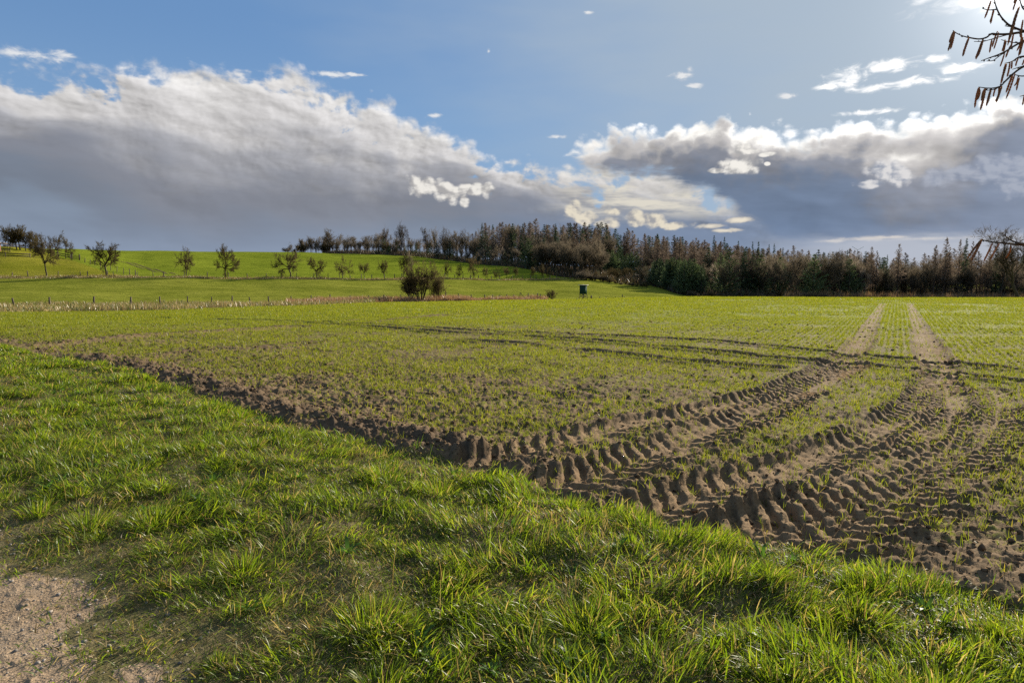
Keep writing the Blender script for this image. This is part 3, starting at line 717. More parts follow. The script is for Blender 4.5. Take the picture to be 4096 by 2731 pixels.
A0 = np.array(ground0(3440, 1378)); A1 = np.array(ground0(3533, 1210)); ROWD = (A1 - A0) / np.hypot(*(A1 - A0))
H0 = np.array(ground0(1340, 1286)); H1 = np.array(ground0(2950, 1374)); HEADD = (H1 - H0) / np.hypot(*(H1 - H0))
def head_side(x, y):
    a = np.array(ground0(620, 1250)); b = np.array(ground0(4096, 1482)); e = (b - a) / np.hypot(*(b - a))
    return e[0] * (y - a[1]) - e[1] * (x - a[0])           # > 0 beyond the headland
def build_seedlings():
    B = Batch()
    CC = [(0.128, 0.166, 0.014), (0.158, 0.184, 0.017), (0.186, 0.204, 0.022), (0.110, 0.150, 0.016), (0.22, 0.19, 0.04)]
    PC = [0.27, 0.30, 0.22, 0.15, 0.06]
    for d0, d1, dens, nb, hm, wm, seg in ((2.4, 8.0, 230, 5, 1.0, 1.05, 2), (8.0, 16.0, 215, 4, 1.0, 1.6, 2), (16.0, 30.0, 180, 4, 1.05, 2.8, 1), (30.0, 52.0, 70, 4, 1.3, 5.0, 1), (52.0, 78.0, 28, 4, 1.6, 9.0, 1)):
        x, y = scatter(d0, d1, dens, 0.92)
        far = head_side(x, y) > 0
        for msk, dv, sp in ((far, ROWD, 0.15), (~far, HEADD, 0.135)):
            nv = np.array([-dv[1], dv[0]]); q = x[msk] * nv[0] + y[msk] * nv[1]
            q2 = np.round(q / sp) * sp + RNG.normal(0, 0.026, q.shape); dq = q2 - q
            x[msk] += dq * nv[0]; y[msk] += dq * nv[1]
        e0, _ = poly_sd(EDGE, x, y); u = x / np.maximum(y, 1)
        m = (e0 > 0.12) & (y < F1(u)); x, y, e0 = x[m], y[m], e0[m]
        h, bare, fine, dark_soil = field_relief(x, y)
        pt = fbm(x * 0.55, y * 0.55, 4, 0.6, 3)
        pr = np.clip(0.20 + 1.3 * sst(pt, 0.25, 0.72), 0, 1) * (1 - 0.80 * bare) * (0.50 + 0.50 * sst(e0, 0.2, 2.4))
        m = RNG.random(len(x)) < pr; x, y, h = x[m], y[m], h[m]; n = len(x)
        z = base_z(x, y) + h * sst(95 - np.hypot(x, y), 0, 30)
        tuft = RNG.uniform(0.7, 1.25, n)
        for k in range(nb):
            c = pick(n, CC, PC) * RNG.uniform(0.8, 1.2, (n, 1))
            j = RNG.normal(0, 0.010 + 0.002 * wm, (n, 2))
            B.add(*blades(np.stack([x + j[:, 0], y + j[:, 1], z - 0.008], 1), RNG.uniform(0.045, 0.105, n) * tuft * hm, RNG.uniform(0.0030, 0.0052, n) * wm, RNG.uniform(0, 6.28, n),
                          np.clip(RNG.normal(0.42, 0.22, n), 0, 1), RNG.uniform(0, 6.28, n), c, seg, c * np.array([1.2, 1.1, 0.9])))
    setp(B.build('corn_seedlings', MAT['corn']), 'thin rows of yellowish green seedlings growing across the sown field', 'seedlings', kind='stuff')
build_seedlings()

def build_clods():
    """loose lumps of soil on the field and small stones on the track"""
    def ico():
        import bmesh
        bm = bmesh.new(); bmesh.ops.create_icosphere(bm, subdivisions=1, radius=1.0)
        V = np.array([v.co[:] for v in bm.verts]); F = np.array([[v.index for v in f.verts] for f in bm.faces]); bm.free(); return V, F
    V0, F0 = ico()
    def heap(x, y, s, name, m, label, cat):
        n = len(x); z = top_z(x, y); k = len(V0)
        J = 1 + RNG.normal(0, 0.22, (n, k, 1)); S = np.stack([s * RNG.uniform(0.8, 1.3, n), s * RNG.uniform(0.7, 1.2, n), s * RNG.uniform(0.45, 0.85, n)], 1)
        P = V0[None] * J * S[:, None, :]
        a = RNG.uniform(0, 6.28, n); ca, sa = np.cos(a)[:, None], np.sin(a)[:, None]
        P = np.stack([P[..., 0] * ca - P[..., 1] * sa, P[..., 0] * sa + P[..., 1] * ca, P[..., 2]], -1) + np.stack([x, y, z + s * 0.15], 1)[:, None, :]
        F = (F0[None] + (np.arange(n) * k)[:, None, None]).reshape(-1, 3)
        return setp(link(name, P.reshape(-1, 3), F, m, smooth=False), label, cat, kind='stuff')
    X1 = []; Y1 = []; S1 = []
    for d0, d1, dens, s0, s1 in ((2.4, 7, 330, 0.004, 0.012), (2.5, 7, 170, 0.008, 0.028), (7, 14, 110, 0.010, 0.034), (14, 26, 22, 0.02, 0.05)):
        x, y = scatter(d0, d1, dens, 0.92); e0, _ = poly_sd(EDGE, x, y); m = e0 > 0.05; x, y, e0 = x[m], y[m], e0[m]
        h, bare, fine, dark_soil = field_relief(x, y)
        pr = np.clip(0.25 + 0.75 * sst(5 - e0, 0, 5), 0, 1) * (1 - 0.6 * fine) * (0.4 + 0.6 * sst(fbm(x * 0.9, y * 0.9, 3, 0.6, 2), 0.35, 0.6)) + 0.8 * dark_soil
        m = RNG.random(len(x)) < pr; x, y = x[m], y[m]
        X1.append(x); Y1.append(y); S1.append(s0 + (s1 - s0) * RNG.random(len(x)) ** 2.6)
    def m_clod(T, out):
        p = objpos(T); n = T.noise(p, 25.0, 4, 0.6)
        principled(T, out, T.ramp(n, [(0.3, (0.085, 0.057, 0.034)), (0.7, (0.165, 0.116, 0.074))]), 1.0, 0.0, n, 0.5, 0.01)
    heap(np.concatenate(X1), np.concatenate(Y1), np.concatenate(S1), 'soil_clods', mat('clod_soil', m_clod), 'brown crumbly clods of soil lying over the field', 'soil')
    x, y = scatter(1.8, 6, 320, 0.98); m = path_d(x, y) > -0.25; x, y = x[m], y[m]
    def m_stone(T, out):
        p = objpos(T); n = T.noise(p, 9.0, 3, 0.6)
        principled(T, out, T.ramp(n, [(0.35, (0.10, 0.09, 0.085)), (0.65, (0.30, 0.265, 0.225))]), 0.9, 0.2)
    heap(x, y, 0.003 + 0.011 * RNG.random(len(x)) ** 4, 'pebbles', mat('pebble_stone', m_stone), 'small grey pebbles strewn over the bare track', 'pebbles')
build_clods()

# ------------------------------------------------------------------ woody plants
class Wood:
    """collects tapering limbs and leaf-sized slivers, split into a trunk part and a crown part"""
    def __init__(self): self.p = [[[], [], [], 0], [[], [], [], 0]]
    def tube(self, k, pts, rad, sides=4):
        P = self.p[k]; n = len(pts); pts = np.asarray(pts, float)
        dirs = np.gradient(pts, axis=0); up = np.array([0.31, 0.17, 0.93]) if abs(dirs[0][2]) < 0.8 * np.linalg.norm(dirs[0]) else np.array([0.93, 0.31, 0.1])
        rings = []
        for q, d, r in zip(pts, dirs, rad):
            a = np.cross(d, up); a /= np.linalg.norm(a) + 1e-9; b = np.cross(d, a); b /= np.linalg.norm(b) + 1e-9
            th = np.arange(sides) * 2 * math.pi / sides
            rings.append(q + r * (np.cos(th)[:, None] * a + np.sin(th)[:, None] * b))
        P[0].append(np.concatenate(rings)); o = P[3]
        i = np.arange(n - 1)[:, None] * sides + np.arange(sides)[None]; j = np.arange(n - 1)[:, None] * sides + (np.arange(sides)[None] + 1) % sides
        P[1].append(np.stack([i, j, j + sides, i + sides], -1).reshape(-1, 4) + o); P[3] += n * sides
    def sliver(self, k, a, b, w):
        """thin three-cornered twigs: arrays of roots, tips and widths"""
        P = self.p[k]; a = np.atleast_2d(a); b = np.atleast_2d(b); n = len(a)
        d = b - a; s = np.cross(d, RNG.normal(size=(n, 3))); s /= np.linalg.norm(s, axis=1)[:, None] + 1e-9
        w = np.broadcast_to(np.asarray(w, float), (n,))[:, None]
        P[0].append(np.stack([a - s * w * 0.5, a + s * w * 0.5, b], 1).reshape(-1, 3))
        P[2].append(np.arange(n * 3).reshape(n, 3) + P[3]); P[3] += n * 3
    def mesh(self, k, name, m):
        V, Q, T, _ = self.p[k]
        o = link(name, np.concatenate(V), [np.concatenate(q) for q in (Q, T) if q], m, smooth=False)
        me = o.data; bpy.data.objects.remove(o); return me
def unit(v): return v / (np.linalg.norm(v) + 1e-9)
def rot_about(v, ax, a):
    ax = unit(ax); return v * math.cos(a) + np.cross(ax, v) * math.sin(a) + ax * np.dot(ax, v) * (1 - math.cos(a))
def grow(W, rg, p, d, L, r, lev, pr):
    n = 5 if lev == 0 else 4; pts = [p]; q = p; dd = unit(d)
    for k in range(n):
        dd = unit(dd + rg.normal(0, pr['wob'], 3) + np.array([0, 0, pr['up'] if lev else 0.05]))
        q = q + dd * L / n; pts.append(q)
    W.tube(0 if lev < pr.get('tlev', 1) else 1, pts, np.linspace(r, r * (0.62 if lev == 0 else 0.35), n + 1), 6 if lev == 0 else (4 if lev == 1 else 3))
    if lev >= pr['lev']:
        m = pr['twigs']; t = rg.uniform(0.1, 1.0, m) * n; i = np.minimum(t.astype(int), n - 1); f = (t - i)[:, None]
        P = np.array(pts); a = P[i] * (1 - f) + P[i + 1] * f
        dv = np.array([unit(P[j + 1] - P[j]) for j in i]) + rg.normal(0, 0.65, (m, 3)) + np.array([0, 0, pr['tup']])
        dv /= np.linalg.norm(dv, axis=1)[:, None]
        W.sliver(1, a, a + dv * (L * rg.uniform(0.45, 1.0, m) * pr['tl'])[:, None], pr['tw'])
        return
    nc = pr['n'][lev]
    for k in range(nc):
        t = (rg.uniform(pr['t0'][lev], 1.0) if k < nc - 1 else 1.0) * n; i = min(int(t), n - 1); f = t - i
        a = pts[i] * (1 - f) + pts[i + 1] * f; dv = unit(pts[i + 1] - pts[i])
        ax = unit(np.cross(dv, rg.normal(size=3))); ang = rg.uniform(*pr['ang'][lev]) * (0.5 if k == nc - 1 and lev else 1)
        if lev == 0:
            az = 2 * math.pi * (k + rg.uniform(-0.3, 0.3)) / nc; h = np.array([math.cos(az), math.sin(az), 0]); ax = unit(np.cross(dv, h))
            if k == nc - 1 and pr.get('lead', 0): ang *= pr['lead']
        dv = rot_about(dv, ax, ang)
        grow(W, rg, a, dv, L * rg.uniform(*pr['ratio'][lev]), r * (0.62 if lev == 0 else 0.5) * (1.15 - 0.4 * t / n), lev + 1, pr)
def norm_h(W, H=1.0):
    """scale to unit height"""
    top = max(np.max(v[:, 2]) for P in W.p for v in P[0])
    for P in W.p: P[0][:] = [v * (H / top) for v in P[0]]
def make_broad(seed, kind):
    rg = np.random.default_rng(seed); W = Wood()
    if kind == 'fruit':
        pr = dict(wob=0.16, up=0.03, lev=3, twigs=24, tl=0.80, tup=0.16, tw=0.040, n=[7, 6, 5], t0=[0.72, 0.3, 0.25], ang=[(0.65, 1.15), (0.5, 1.1), (0.4, 1.1)], ratio=[(0.9, 1.3), (0.45, 0.7), (0.45, 0.7)], tlev=1)
        grow(W, rg, np.zeros(3), np.array([rg.normal(0, .12), rg.normal(0, .08), 1]), 2.2, 0.20, 0, pr)
    elif kind == 'oak':
        pr = dict(wob=0.13, up=0.06, lev=4, twigs=12, tl=0.95, tup=0.10, tw=0.065, n=[6, 5, 4, 4], t0=[0.6, 0.3, 0.3, 0.2], ang=[(0.4, 0.95), (0.4, 0.9), (0.4, 1.0), (0.4, 1.0)], ratio=[(0.7, 1.0), (0.5, 0.72), (0.5, 0.7), (0.5, 0.7)], tlev=2, lead=0.3)
        grow(W, rg, np.zeros(3), np.array([rg.normal(0, .05), 0, 1]), 7.0, 0.42, 0, pr)
    elif kind == 'slim':
        pr = dict(wob=0.07, up=0.10, lev=3, twigs=12, tl=0.95, tup=0.25, tw=0.055, n=[12, 6, 4], t0=[0.3, 0.25, 0.2], ang=[(0.25, 0.6), (0.3, 0.7), (0.3, 0.8)], ratio=[(0.35, 0.55), (0.45, 0.65), (0.5, 0.7)], tlev=1, lead=0.15)
        grow(W, rg, np.zeros(3), np.array([rg.normal(0, .03), 0, 1]), 9.0, 0.20, 0, pr)
    elif kind == 'bush':
        pr = dict(wob=0.15, up=0.04, lev=3, twigs=9, tl=0.85, tup=0.15, tw=0.036, n=[6, 5, 4], t0=[0.25, 0.25, 0.2], ang=[(0.3, 0.8), (0.4, 1.0), (0.4, 1.1)], ratio=[(0.55, 0.8), (0.5, 0.7), (0.5, 0.7)], tlev=1)
        for k in range(8):
            a = k * 0.8 + rg.uniform(0, 0.5); s = rg.uniform(0.25, 0.7)
            grow(W, rg, np.array([0.25 * math.cos(a), 0.25 * math.sin(a), 0]), np.array([s * math.cos(a), s * math.sin(a), 1]), 2.2 * rg.uniform(0.7, 1.1), 0.07, 0, pr)
    norm_h(W); return W
def make_conifer(seed, kind):
    rg = np.random.default_rng(seed); W = Wood(); H = 20.0
    larch = kind == 'larch'; young = kind == 'young'
    bend = rg.normal(0, 0.25, 2)
    spine = lambda z: np.array([bend[0] * math.sin(z / H * 3), bend[1] * math.sin(z / H * 2.4), z])
    W.tube(0, [spine(z) for z in np.linspace(0, H, 8)], np.linspace(0.27 if not young else 0.4, 0.02, 8), 5)
    z0 = {'larch': 0.30, 'spruce': 0.22, 'young': 0.03}[kind] * H * rg.uniform(0.8, 1.2); R = {'larch': 4.3, 'spruce': 3.9, 'young': 6.2}[kind] * rg.uniform(0.85, 1.15)
    z = z0; step = 0.42 if larch else (0.50 if not young else 0.8)
    while z < H * 0.985:
        f = (z - z0) / (H - z0); rad = R * (min(1, f * 5 + 0.55)) * (1 - f) ** 0.85 + 0.04
        for k in range(5 if larch else 6):
            if rg.random() < 0.12: continue
            sz = max(0.42, 1.0 - 0.65 * f); az = rg.uniform(0, 6.28); L = rad * rg.uniform(0.6, 1.15); h = np.array([math.cos(az), math.sin(az), 0])
            tilt = (0.10 if larch else -0.12) + 0.45 * f * f + rg.normal(0, 0.10)
            if young: tilt = 0.30 + 0.3 * f + rg.normal(0, 0.1)
            a = spine(z); m1 = a + h * L * 0.5 + np.array([0, 0, tilt * L * 0.5]); e = a + h * L + np.array([0, 0, tilt * L * 0.85 + (0.12 * L if larch or young else 0.02 * L)])
            W.tube(1, [a, m1, e], [0.055, 0.035, 0.012], 3)
            m = int((22 if larch else 30) * max(0.5, L / R)) + 3
            t = rg.uniform(0.12, 1.0, m)[:, None]; q = np.where(t < 0.5, a + (m1 - a) * t * 2, m1 + (e - m1) * (t - 0.5) * 2)
            if larch:
                dv = h * 0.4 + rg.normal(0, 0.55, (m, 3)); dv[:, 2] -= 0.25
                W.sliver(1, q, q + dv * rg.uniform(0.55, 1.1, (m, 1)) * sz, 0.16 * (0.5 + 0.5 * sz))
            else:
                dv = h * 0.65 + rg.normal(0, 0.42, (m, 3)); dv[:, 2] -= 0.35 if not young else -0.1
                W.sliver(1, q, q + dv * rg.uniform(0.45, 0.95, (m, 1)) * sz * (1.0 if not young else 1.5), (0.26 if not young else 0.50) * (0.4 + 0.6 * sz))
        z += step * rg.uniform(0.7, 1.3)
    W.sliver(1, spine(H * 0.97) + rg.normal(0, 0.06, (8, 3)), spine(H) + rg.normal(0, 0.10, (8, 3)) * np.array([1, 1, 0.3]), 0.06)
    norm_h(W); return W
def m_bark(T, out, a, b, sc=6.0):
    p = objpos(T); n = T.noise(p, sc, 3, 0.6)
    oi = T.new('ShaderNodeObjectInfo'); r = X(T, oi.outputs['Random'])
    c = T.cmul(T.ramp(n, [(0.3, a), (0.7, b)]), T.lmap(r, 0, 1, 0.75, 1.25))
    principled(T, out, c, 0.9, 0.2)
def m_twig(T, out, a, b, sc=0.4):
    p = objpos(T); n = T.noise(p, sc, 3, 0.6); oi = T.new('ShaderNodeObjectInfo'); r = X(T, oi.outputs['Random'])
    c = T.cmul(T.ramp(n, [(0.3, a), (0.7, b)]), T.lmap(r, 0, 1, 0.75, 1.3))
    leaf(T, out, c, 0.42, 0.0, 0.5)
def m_needle(T, out, a, b):
    p = objpos(T); n = T.noise(p, 0.9, 3, 0.6); oi = T.new('ShaderNodeObjectInfo'); r = X(T, oi.outputs['Random'])
    c = T.cmul(T.ramp(n, [(0.3, a), (0.7, b)]), T.lmap(r, 0, 1, 0.7, 1.3))
    leaf(T, out, c, 0.32, 0.03, 0.5)
MAT['bark_dark'] = mat('dark_bark', m_bark, a=(0.035, 0.028, 0.020), b=(0.080, 0.065, 0.045))
MAT['bark_fruit'] = mat('mossy_bark', m_bark, a=(0.050, 0.042, 0.022), b=(0.105, 0.085, 0.045))
MAT['twig_fruit'] = mat('mossy_twigs', m_twig, a=(0.058, 0.045, 0.022), b=(0.105, 0.082, 0.040))
MAT['twig_grey'] = mat('grey_brown_twigs', m_twig, a=(0.100, 0.082, 0.056), b=(0.168, 0.136, 0.094), sc=0.4)
MAT['twig_brown'] = mat('warm_brown_twigs', m_twig, a=(0.104, 0.086, 0.060), b=(0.168, 0.136, 0.096), sc=0.4)
MAT['twig_larch'] = mat('larch_twigs', m_twig, a=(0.118, 0.090, 0.066), b=(0.182, 0.138, 0.102), sc=0.4)
MAT['bark_larch'] = mat('larch_bark', m_bark, a=(0.060, 0.042, 0.032), b=(0.125, 0.088, 0.066))
MAT['twig_dark'] = mat('dark_twigs', m_twig, a=(0.050, 0.040, 0.030), b=(0.090, 0.072, 0.052))
MAT['needle'] = mat('spruce_needles', m_needle, a=(0.028, 0.052, 0.022), b=(0.056, 0.085, 0.034))
MAT['needle_young'] = mat('young_spruce_needles', m_needle, a=(0.062, 0.098, 0.036), b=(0.130, 0.165, 0.066))
MAT['twig_birch'] = mat('pale_twigs', m_twig, a=(0.20, 0.16, 0.12), b=(0.32, 0.26, 0.20), sc=0.5)

MESH = {}
def variants(kind, n, mk, tm, cm):
    MESH[kind] = []
    for k in range(n):
        W = mk(1000 + 37 * k + 991 * (len(MESH)))
        ex = np.concatenate([v for P in W.p for v in P[0]]); wid = float(np.percentile(np.hypot(ex[:, 0], ex[:, 1]), 97)) * 2
        MESH[kind].append((W.mesh(0, 'trunk', MAT[tm]), W.mesh(1, 'crown', MAT[cm]), wid))
variants('fruit', 8, lambda s: make_broad(s, 'fruit'), 'bark_fruit', 'twig_fruit')
variants('oak', 5, lambda s: make_broad(s, 'oak'), 'bark_dark', 'twig_grey')
variants('oak_dark', 4, lambda s: make_broad(s, 'oak'), 'bark_dark', 'twig_dark')
variants('slim', 5, lambda s: make_broad(s, 'slim'), 'bark_dark', 'twig_grey')
variants('slim_brown', 4, lambda s: make_broad(s, 'slim'), 'bark_dark', 'twig_brown')
variants('birch', 3, lambda s: make_broad(s, 'slim'), 'twig_birch', 'twig_birch')
variants('bush', 4, lambda s: make_broad(s, 'bush'), 'bark_dark', 'twig_fruit')
variants('bush_brown', 3, lambda s: make_broad(s, 'bush'), 'bark_dark', 'twig_brown')
variants('larch', 5, lambda s: make_conifer(s, 'larch'), 'bark_larch', 'twig_larch')
variants('spruce', 4, lambda s: make_conifer(s, 'spruce'), 'bark_dark', 'needle')
variants('young', 4, lambda s: make_conifer(s, 'young'), 'bark_dark', 'needle_young')
NAMES = {'fruit': ('fruit_tree', 'tree'), 'oak': ('oak_tree', 'tree'), 'oak_dark': ('oak_tree', 'tree'), 'slim': ('bare_tree', 'tree'), 'slim_brown': ('bare_tree', 'tree'), 'birch': ('birch_tree', 'tree'),
         'bush': ('hawthorn_bush', 'bush'), 'bush_brown': ('bramble_bush', 'bush'), 'larch': ('larch_tree', 'tree'), 'spruce': ('spruce_tree', 'tree'), 'young': ('young_spruce', 'tree')}
def ground_z(x, y):
    """height of the built ground sheet"""
    r = math.hypot(x, y); z = float(base_z(x, y))
    if r > 60: z += (float(fbm(np.array([x * 0.05]), np.array([y * 0.05]), 3, 0.5, 2)[0]) - 0.5) * 0.8 * float(sst(np.array([r]), 60, 140)[0])
    return z
def plant(kind, px, d, top_y=None, h=None, label='', group=None, width=None, var=None, rz=None, lean=0.0):
    x = U_OF(px) * d; y = d; z = ground_z(x, y)
    if h is None: h = CAM_H + vslope(top_y) * d - z
    mt, mc, wid = MESH[kind][RNG.integers(len(MESH[kind])) if var is None else var % len(MESH[kind])]
    t = thing(NAMES[kind][0], label, NAMES[kind][1], (x, y, z - 0.05), RNG.uniform(0, 6.28) if rz is None else rz, group)
    s = h; sx = s if width is None else width / wid
    t.scale = (sx, sx, s); t.rotation_euler.y = lean
    for nm, me in (('trunk', mt), ('crown', mc)):
        o = bpy.data.objects.new(nm, me); COL.objects.link(o); o.parent = t
    return t
def depth_at(px, py, lo, hi):
    """distance at which the ground under column px is seen at row py"""
    ds = np.linspace(lo, hi, 600); e = np.array(base_z(U_OF(px) * ds, ds)) - (CAM_H + vslope(py) * ds)
    k = np.where(np.diff(np.sign(e)) != 0)[0]
    return float(ds[k[0]]) if len(k) else float(ds[np.argmin(np.abs(e))])

# ---- row of fruit trees along the far fence and the orchard by the hut
FR = [(205, 930, 105, 'wide crooked fruit tree with leaning trunk, nearest to the wooden hut'), (440, 952, 130, 'leaning fruit tree with long fanned twigs where two post fences meet'),
      (757, 973, 92, 'bare fruit tree forking low, first to the right of the field track'), (913, 966, 112, 'tall round bare fruit tree, second to the right of the field track'),
      (1170, 975, 115, 'wide bare fruit tree in front of the left end of the hilltop wood'), (1276, 1016, 78, 'low round fruit tree right of the wide one on the green hillside'),
      (1376, 1014, 78, 'fan shaped fruit tree in the middle of the orchard row'), (1463, 1042, 46, 'small bushy fruit tree, smallest in the middle of the row'),
      (1543, 1033, 48, 'small fruit tree with flat dense top beside the smallest one'), (1618, 1008, 52, 'upright fruit tree just left of the tall slender stems behind the hawthorn'),
      (1793, 1035, 46, 'leaning fruit tree just right of the big hawthorn'), (1843, 1050, 40, 'small round fruit tree between the leaning one and the tall pale one'),
      (1895, 1000, 58, 'tall pale bare fruit tree rising above its small neighbours'), (1942, 1060, 30, 'first small fruit tree right of the tall pale one'),
      (1987, 1062, 30, 'second small fruit tree right of the tall pale one'), (2027, 1062, 30, 'third small fruit tree right of the tall pale one'),
      (2065, 1062, 26, 'fourth small fruit tree right of the tall pale one'), (2133, 1062, 26, 'thin small tree in front of the wood, left of the reddish one'),
      (2167, 1046, 34, 'reddish small tree in front of the tall bare thicket'), (2196, 1062, 28, 'thin small tree right of the reddish one before the thicket'),
      (2275, 1058, 34, 'last small tree of the orchard row, at the end of the far fence')]
for k, (px, ty, w, lab) in enumerate(FR):
    d = float(FENCE2(px)) + RNG.uniform(0.5, 2.0)
    plant('fruit', px, d, ty, label=lab, group='fruit trees along the far fence', width=w * d / FPX * 1.06, var=k * 3 + 1)
plant('slim', 1652, float(FENCE2(1652)) + 2, 990, label='cluster of tall slender pale stems behind the big hawthorn', width=45 * 200 / FPX, var=1)
for k, (px, ty, by, w, lab) in enumerate([(48, 896, 990, 86, 'leftmost orchard tree above the hut roof'), (66, 893, 994, 84, 'orchard tree second from the hut, trunk against the sky'),
      (92, 905, 998, 80, 'orchard tree third from the hut behind the rails'), (106, 890, 1000, 86, 'tallest dark orchard tree of the cluster by the hut'), (128, 912, 1003, 76, 'orchard tree with curved trunk right of the tallest one'),
      (146, 920, 1005, 70, 'orchard tree with pale forked trunk behind the rail fence'), (166, 912, 1009, 84, 'broad leaning orchard tree behind the crooked fruit tree'),
      (254, 913, 1028, 70, 'pointed orchard tree with long level boughs behind the rails'), (284, 938, 1034, 56, 'small rounded orchard tree at the right end of the rail fence')]):
    d = depth_at(px, by, 185, 245)
    plant('fruit', px, d, ty, label=lab, group='orchard trees by the hut', width=w * d / FPX, var=k * 5 + 2)
# ---- bushes in the meadow
plant('bush', 1684, 121, 1005, label='big bare multi-stemmed hawthorn standing in the near fence line', group='hawthorns', width=150 * 121 / FPX, var=1)
plant('bush', 1645, 122, 1085, label='low side bush on the left flank of the big hawthorn', group='hawthorns', width=90 * 121 / FPX, var=3)
plant('bush', 1752, 123, 1070, label='smaller bare hawthorn close to the right of the big one', group='hawthorns', width=80 * 121 / FPX, var=1)
plant('bush', 2206, 143, 1152, label='small round bare bush left of the green hunting hide', group='hawthorns', width=58 * 143 / FPX, var=2)

# ---- the wood
def belt(n, px0, px1, d0, d1, top, kinds, probs, label, jit=14, hmin=3.0, wmul=1.0):
    """n trees between two columns, d0/d1 as distances behind the edge of the wood; top: rows of the tree tops"""
    P = np.linspace(px0, px1, n) + RNG.normal(0, (px1 - px0) / n * 0.45, n)
    for px in P:
        kd = kinds[RNG.choice(len(kinds), p=probs)]
        base = float(FOREST(px)) if d0 >= 0 else 0.0
        d = base + RNG.uniform(d0, d1) if d0 >= 0 else RNG.uniform(-d0, d1)
        ty = float(np.interp(px, top[0], top[1])) + RNG.normal(0, jit)
        z = ground_z(U_OF(px) * d, d); h = max(hmin, CAM_H + vslope(ty) * d - z)
        l = label[kd]
        w = {'oak': 0.62, 'oak_dark': 0.62, 'slim': 0.52, 'slim_brown': 0.50, 'birch': 0.36, 'larch': 0.36, 'spruce': 0.34, 'young': 0.52, 'bush': 1.2, 'bush_brown': 1.5, 'fruit': 0.9}[kd] * RNG.uniform(0.85, 1.2) * wmul
        plant(kd, px, d, h=h, label=l, group=l, width=w * h)
LA = 'brown leafless larch in the ridge wood above the clearing'
SP = 'dark pointed spruce rising among the brown ridge larches'
belt(46, 1170, 1920, 8, 40, ([1165, 1200, 1290, 1500, 1640, 1760, 1920], [990, 968, 932, 938, 950, 940, 945]), ['slim', 'slim_brown', 'oak'], [0.4, 0.4, 0.2],
     {'slim': 'slim grey bare tree in the hilltop wood', 'slim_brown': 'slim brown bare tree in the hilltop wood', 'oak': 'round bare tree in the hilltop wood'}, 9)
belt(34, 1150, 1560, 2, 18, ([1150, 1250, 1560], [1000, 962, 960]), ['slim', 'slim_brown', 'bush'], [0.3, 0.4, 0.3],
     {'slim': 'grey bare tree at the front edge of the hilltop wood', 'slim_brown': 'brown bare tree at the front edge of the hilltop wood', 'bush': 'tangled bush at the foot of the hilltop wood'}, 10)
belt(46, 1500, 2160, 1, 14, ([1490, 1600, 1800, 2000, 2160], [985, 968, 975, 985, 985]), ['spruce', 'young', 'birch', 'slim_brown'], [0.46, 0.28, 0.12, 0.14],
     {'spruce': 'low dark spruce along the shaded upper field edge', 'young': 'bushy green young conifer along the upper field edge', 'birch': 'pale slim birch among dark conifers', 'slim_brown': 'brown bare tree among dark conifers on the upper field edge'}, 13)
for px, ty, k, w, lab in [(1327, 903, 'slim', 60, 'tall bare tree sticking out of the left hilltop wood'), (1548, 890, 'oak_dark', 60, 'tall bare oak left of the tallest one on the hilltop'), (1614, 872, 'oak_dark', 84, 'tallest bare oak with round crown on the hilltop'),
                         (1712, 900, 'oak_dark', 60, 'bare oak right of the tallest one on the hilltop'), (1742, 895, 'slim', 40, 'slender bare tree between two hilltop oaks'), (1775, 898, 'oak_dark', 56, 'broad bare oak in the middle of the hilltop row'),
                         (1802, 905, 'oak_dark', 50, 'bare oak with open crown in the hilltop row'), (1842, 905, 'oak_dark', 46, 'bare oak at the right end of the hilltop row'), (1930, 889, 'spruce', 40, 'tall dark spruce standing alone on the skyline')]:
    plant(k, px, float(FOREST(px)) + 12, ty, label=lab, width=w * (FOREST(px) + 12) / FPX)
belt(60, 1900, 2420, 62, 125, ([1900, 1960, 2100, 2300, 2420], [925, 897, 896, 897, 905]), ['larch', 'spruce', 'oak'], [0.66, 0.24, 0.10],
     {'larch': 'brown leafless larch on the crest of the ridge wood', 'spruce': 'dark spruce on the crest of the ridge wood', 'oak': 'bare oak among larches on the crest'}, 9)
belt(34, 1900, 2420, 30, 60, ([1900, 2100, 2420], [945, 935, 930]), ['larch', 'slim_brown', 'spruce', 'birch'], [0.45, 0.25, 0.2, 0.1],
     {'larch': 'brown larch half way down the ridge wood', 'spruce': 'dark spruce half way down the ridge wood', 'slim_brown': 'brown bare tree half way down the ridge wood', 'birch': 'pale birch half way down the ridge wood'}, 12)
belt(26, 2130, 2400, 2, 20, ([2130, 2200, 2300, 2400], [985, 962, 965, 985]), ['slim', 'slim_brown', 'oak'], [0.5, 0.3, 0.2],
     {'slim': 'slender olive grey tree in the tall thicket behind the orchard row', 'slim_brown': 'slender brown tree in the tall thicket behind the orchard row', 'oak': 'spreading bare tree in the tall thicket behind the orchard row'}, 12)
plant('fruit', 2468, 230, 1062, label='thin crooked bare tree standing in the pale clearing', width=10)
plant('slim', 2556, 226, 1050, label='upright bush-like bare tree beside the dense young spruces', width=8)
belt(22, 2400, 2580, 44, 66, ([2400, 2480, 2580], [1015, 1008, 1030]), ['young', 'spruce'], [0.7, 0.3],
     {'young': 'light green young spruce behind the pale clearing', 'spruce': 'dark slim spruce behind the pale clearing'}, 10)
belt(40, 2400, 3020, 80, 130, ([2400, 2500, 2600, 2800, 2900, 3020], [905, 922, 934, 952, 976, 990]), ['larch', 'spruce'], [0.72, 0.28],
     {'larch': LA, 'spruce': SP}, 8)
